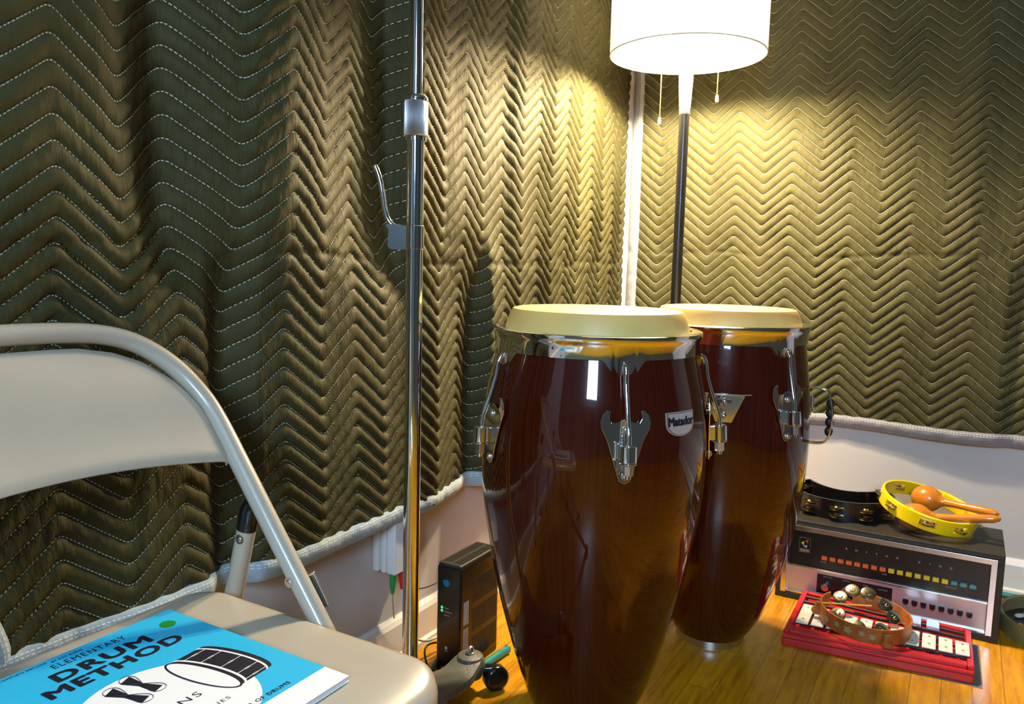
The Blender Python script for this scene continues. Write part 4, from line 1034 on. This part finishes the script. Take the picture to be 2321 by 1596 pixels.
# grey paper under it
MB_ = MB().box((0, 0, 0), (.40, .22, .0014)); pm = MB_.build('paper_sheet', M['slate']); pm.location = (.702, -.632, 0); pm.rotation_euler = (0, 0, R(1.5))
tag(pm, 'grey sheet on the floor under the red glockenspiel', 'sheet')

# ------------------------------------------------------------------ painted brown jingle ring on the glockenspiel
jr = thing('jingle_ring', 'brown painted jingle ring with shiny little cymbals on the red glockenspiel', 'tambourine', (.862, -.545, .0445))
jr.rotation_euler = (R(3), R(3), 0); jr.location = (.862, -.545, .049)
Rj = .098; Hj = .036
rr = MB(); lp = []
for a in np.linspace(150, 392, 72): lp.append((Rj*math.cos(R(a)), Rj*.92*math.sin(R(a))))
for a in np.linspace(32, 112, 20)[1:]: lp.append((Rj*math.cos(R(a)), Rj*.92*math.sin(R(a))))
vs = []
for (x, y) in lp:
    k = math.hypot(x, y/.92); ux, uy = x/k, y/.92/k
    for (o_, z) in ((.0, 0), (.0, Hj), (-.0035, Hj), (-.0035, 0)): vs.append((x+ux*o_, y+uy*o_, z))
fs = [(i*4+k, i*4+(k+1) % 4, (i+1)*4+(k+1) % 4, (i+1)*4+k) for i in range(len(lp)-1) for k in range(4)]+[(0, 1, 2, 3), tuple((len(lp)-1)*4+k for k in range(4))]
rr.add(vs, fs); rr.build('frame', M['brown'], jr, .0006)
for a in (185, 302):
    x, y = (Rj+.004)*math.cos(R(a)), (Rj+.004)*.92*math.sin(R(a))
    lm = MB().ball((x, y, .006), .014, 12, 0, (1, .7, .75)); lm.tube([(x, y, .008), (x*.985, y*.985, .028)], [.010, .006], 14); lm.build('lug', M['brown'], jr)
dots = MB()
for a, z, r_ in ((240, .020, .006), (255, .018, .008), (272, .020, .006), (285, .017, .0065), (222, .017, .006)):
    x, y = (Rj+.0008)*math.cos(R(a)), (Rj+.0008)*.92*math.sin(R(a)); dots.prism([(r_*math.cos(t)*(1+.3*math.cos(5*t)), r_*math.sin(t)*(1+.3*math.cos(5*t))) for t in np.linspace(0, 2*math.pi, 21)[:-1]], .0003, 0, frame((x, y, z), (-math.sin(R(a)), math.cos(R(a)), 0), (0, 0, 1)))
do = dots.build('painted_flowers', M['gold'], jr)
for (a, q, z, tl) in ((118, .80, .045, 0), (92, .72, .047, 0), (142, .78, .030, .3), (52, .62, .040, .3), (15, .62, .028, .3), (205, .62, .018, .3), (262, .55, .012, .4), (312, .60, .016, .2)):
    x, y = Rj*q*math.cos(R(a)), Rj*q*.92*math.sin(R(a)); jm = MB(); jingle_pair(jm, (x, y, z), (.35*math.cos(R(a))+.1, -.55, .8), .0165, .0022); jm.build('jingle_pair', M['nickel'], jr)
MB().tube([(-.090, -.028, .037), (.010, .022, .038)], .0018, 10).build('dowel', M['dowel'], jr)
for a in (118, 92, 52, 15, 205, 262, 312):
    wr = MB(); wr.tube([(Rj*.97*math.cos(R(a)), Rj*.9*math.sin(R(a)), .018), (Rj*.55*math.cos(R(a)), Rj*.5*math.sin(R(a)), .018)], .0009, 6); wr.build('wire_spoke', M['satin'], jr)

# ------------------------------------------------------------------ round wooden hoop tray at the right edge
hp_ = thing('round_tray', 'round pale-rimmed wooden tray of small percussion bits at the right edge', 'tray', (1.286, -.232, 0))
Rh = .150
MB().ringlathe([(Rh, 0), (Rh+.002, .02), (Rh+.001, .040), (Rh-.002, .043), (Rh-.008, .040), (Rh-.008, 0)], 96).build('rim', M['hoopwood'], hp_)
MB().lathe([(.001, .004), (Rh-.008, .004), (Rh-.008, .010), (.001, .010)], 72).build('bottom', M['black_vinyl'], hp_)
for k in range(14):
    a = rng.uniform(0, 2*math.pi) if k > 5 else R(150+k*12); q = rng.uniform(.35, .82); x, y = Rh*q*math.cos(a), Rh*q*math.sin(a)
    mm, nm, lb = ((M['amber'], 'wood_chip', 'amber wooden bit lying in the round tray'), (M['bar'], 'shell_bit', 'pale shell-like bit lying in the round tray'))[k % 2]
    c = MB().ball((0, 0, 0), .011, 8, 0, (1.2, .7, .5), Matrix.Rotation(rng.uniform(0, 3), 4, 'Z')); o = c.build(nm, mm); o.location = (1.286+x, -.232+y, .0162)
    tag(o, lb, 'rattle bit', 'bits in the round tray')
print('scene done')
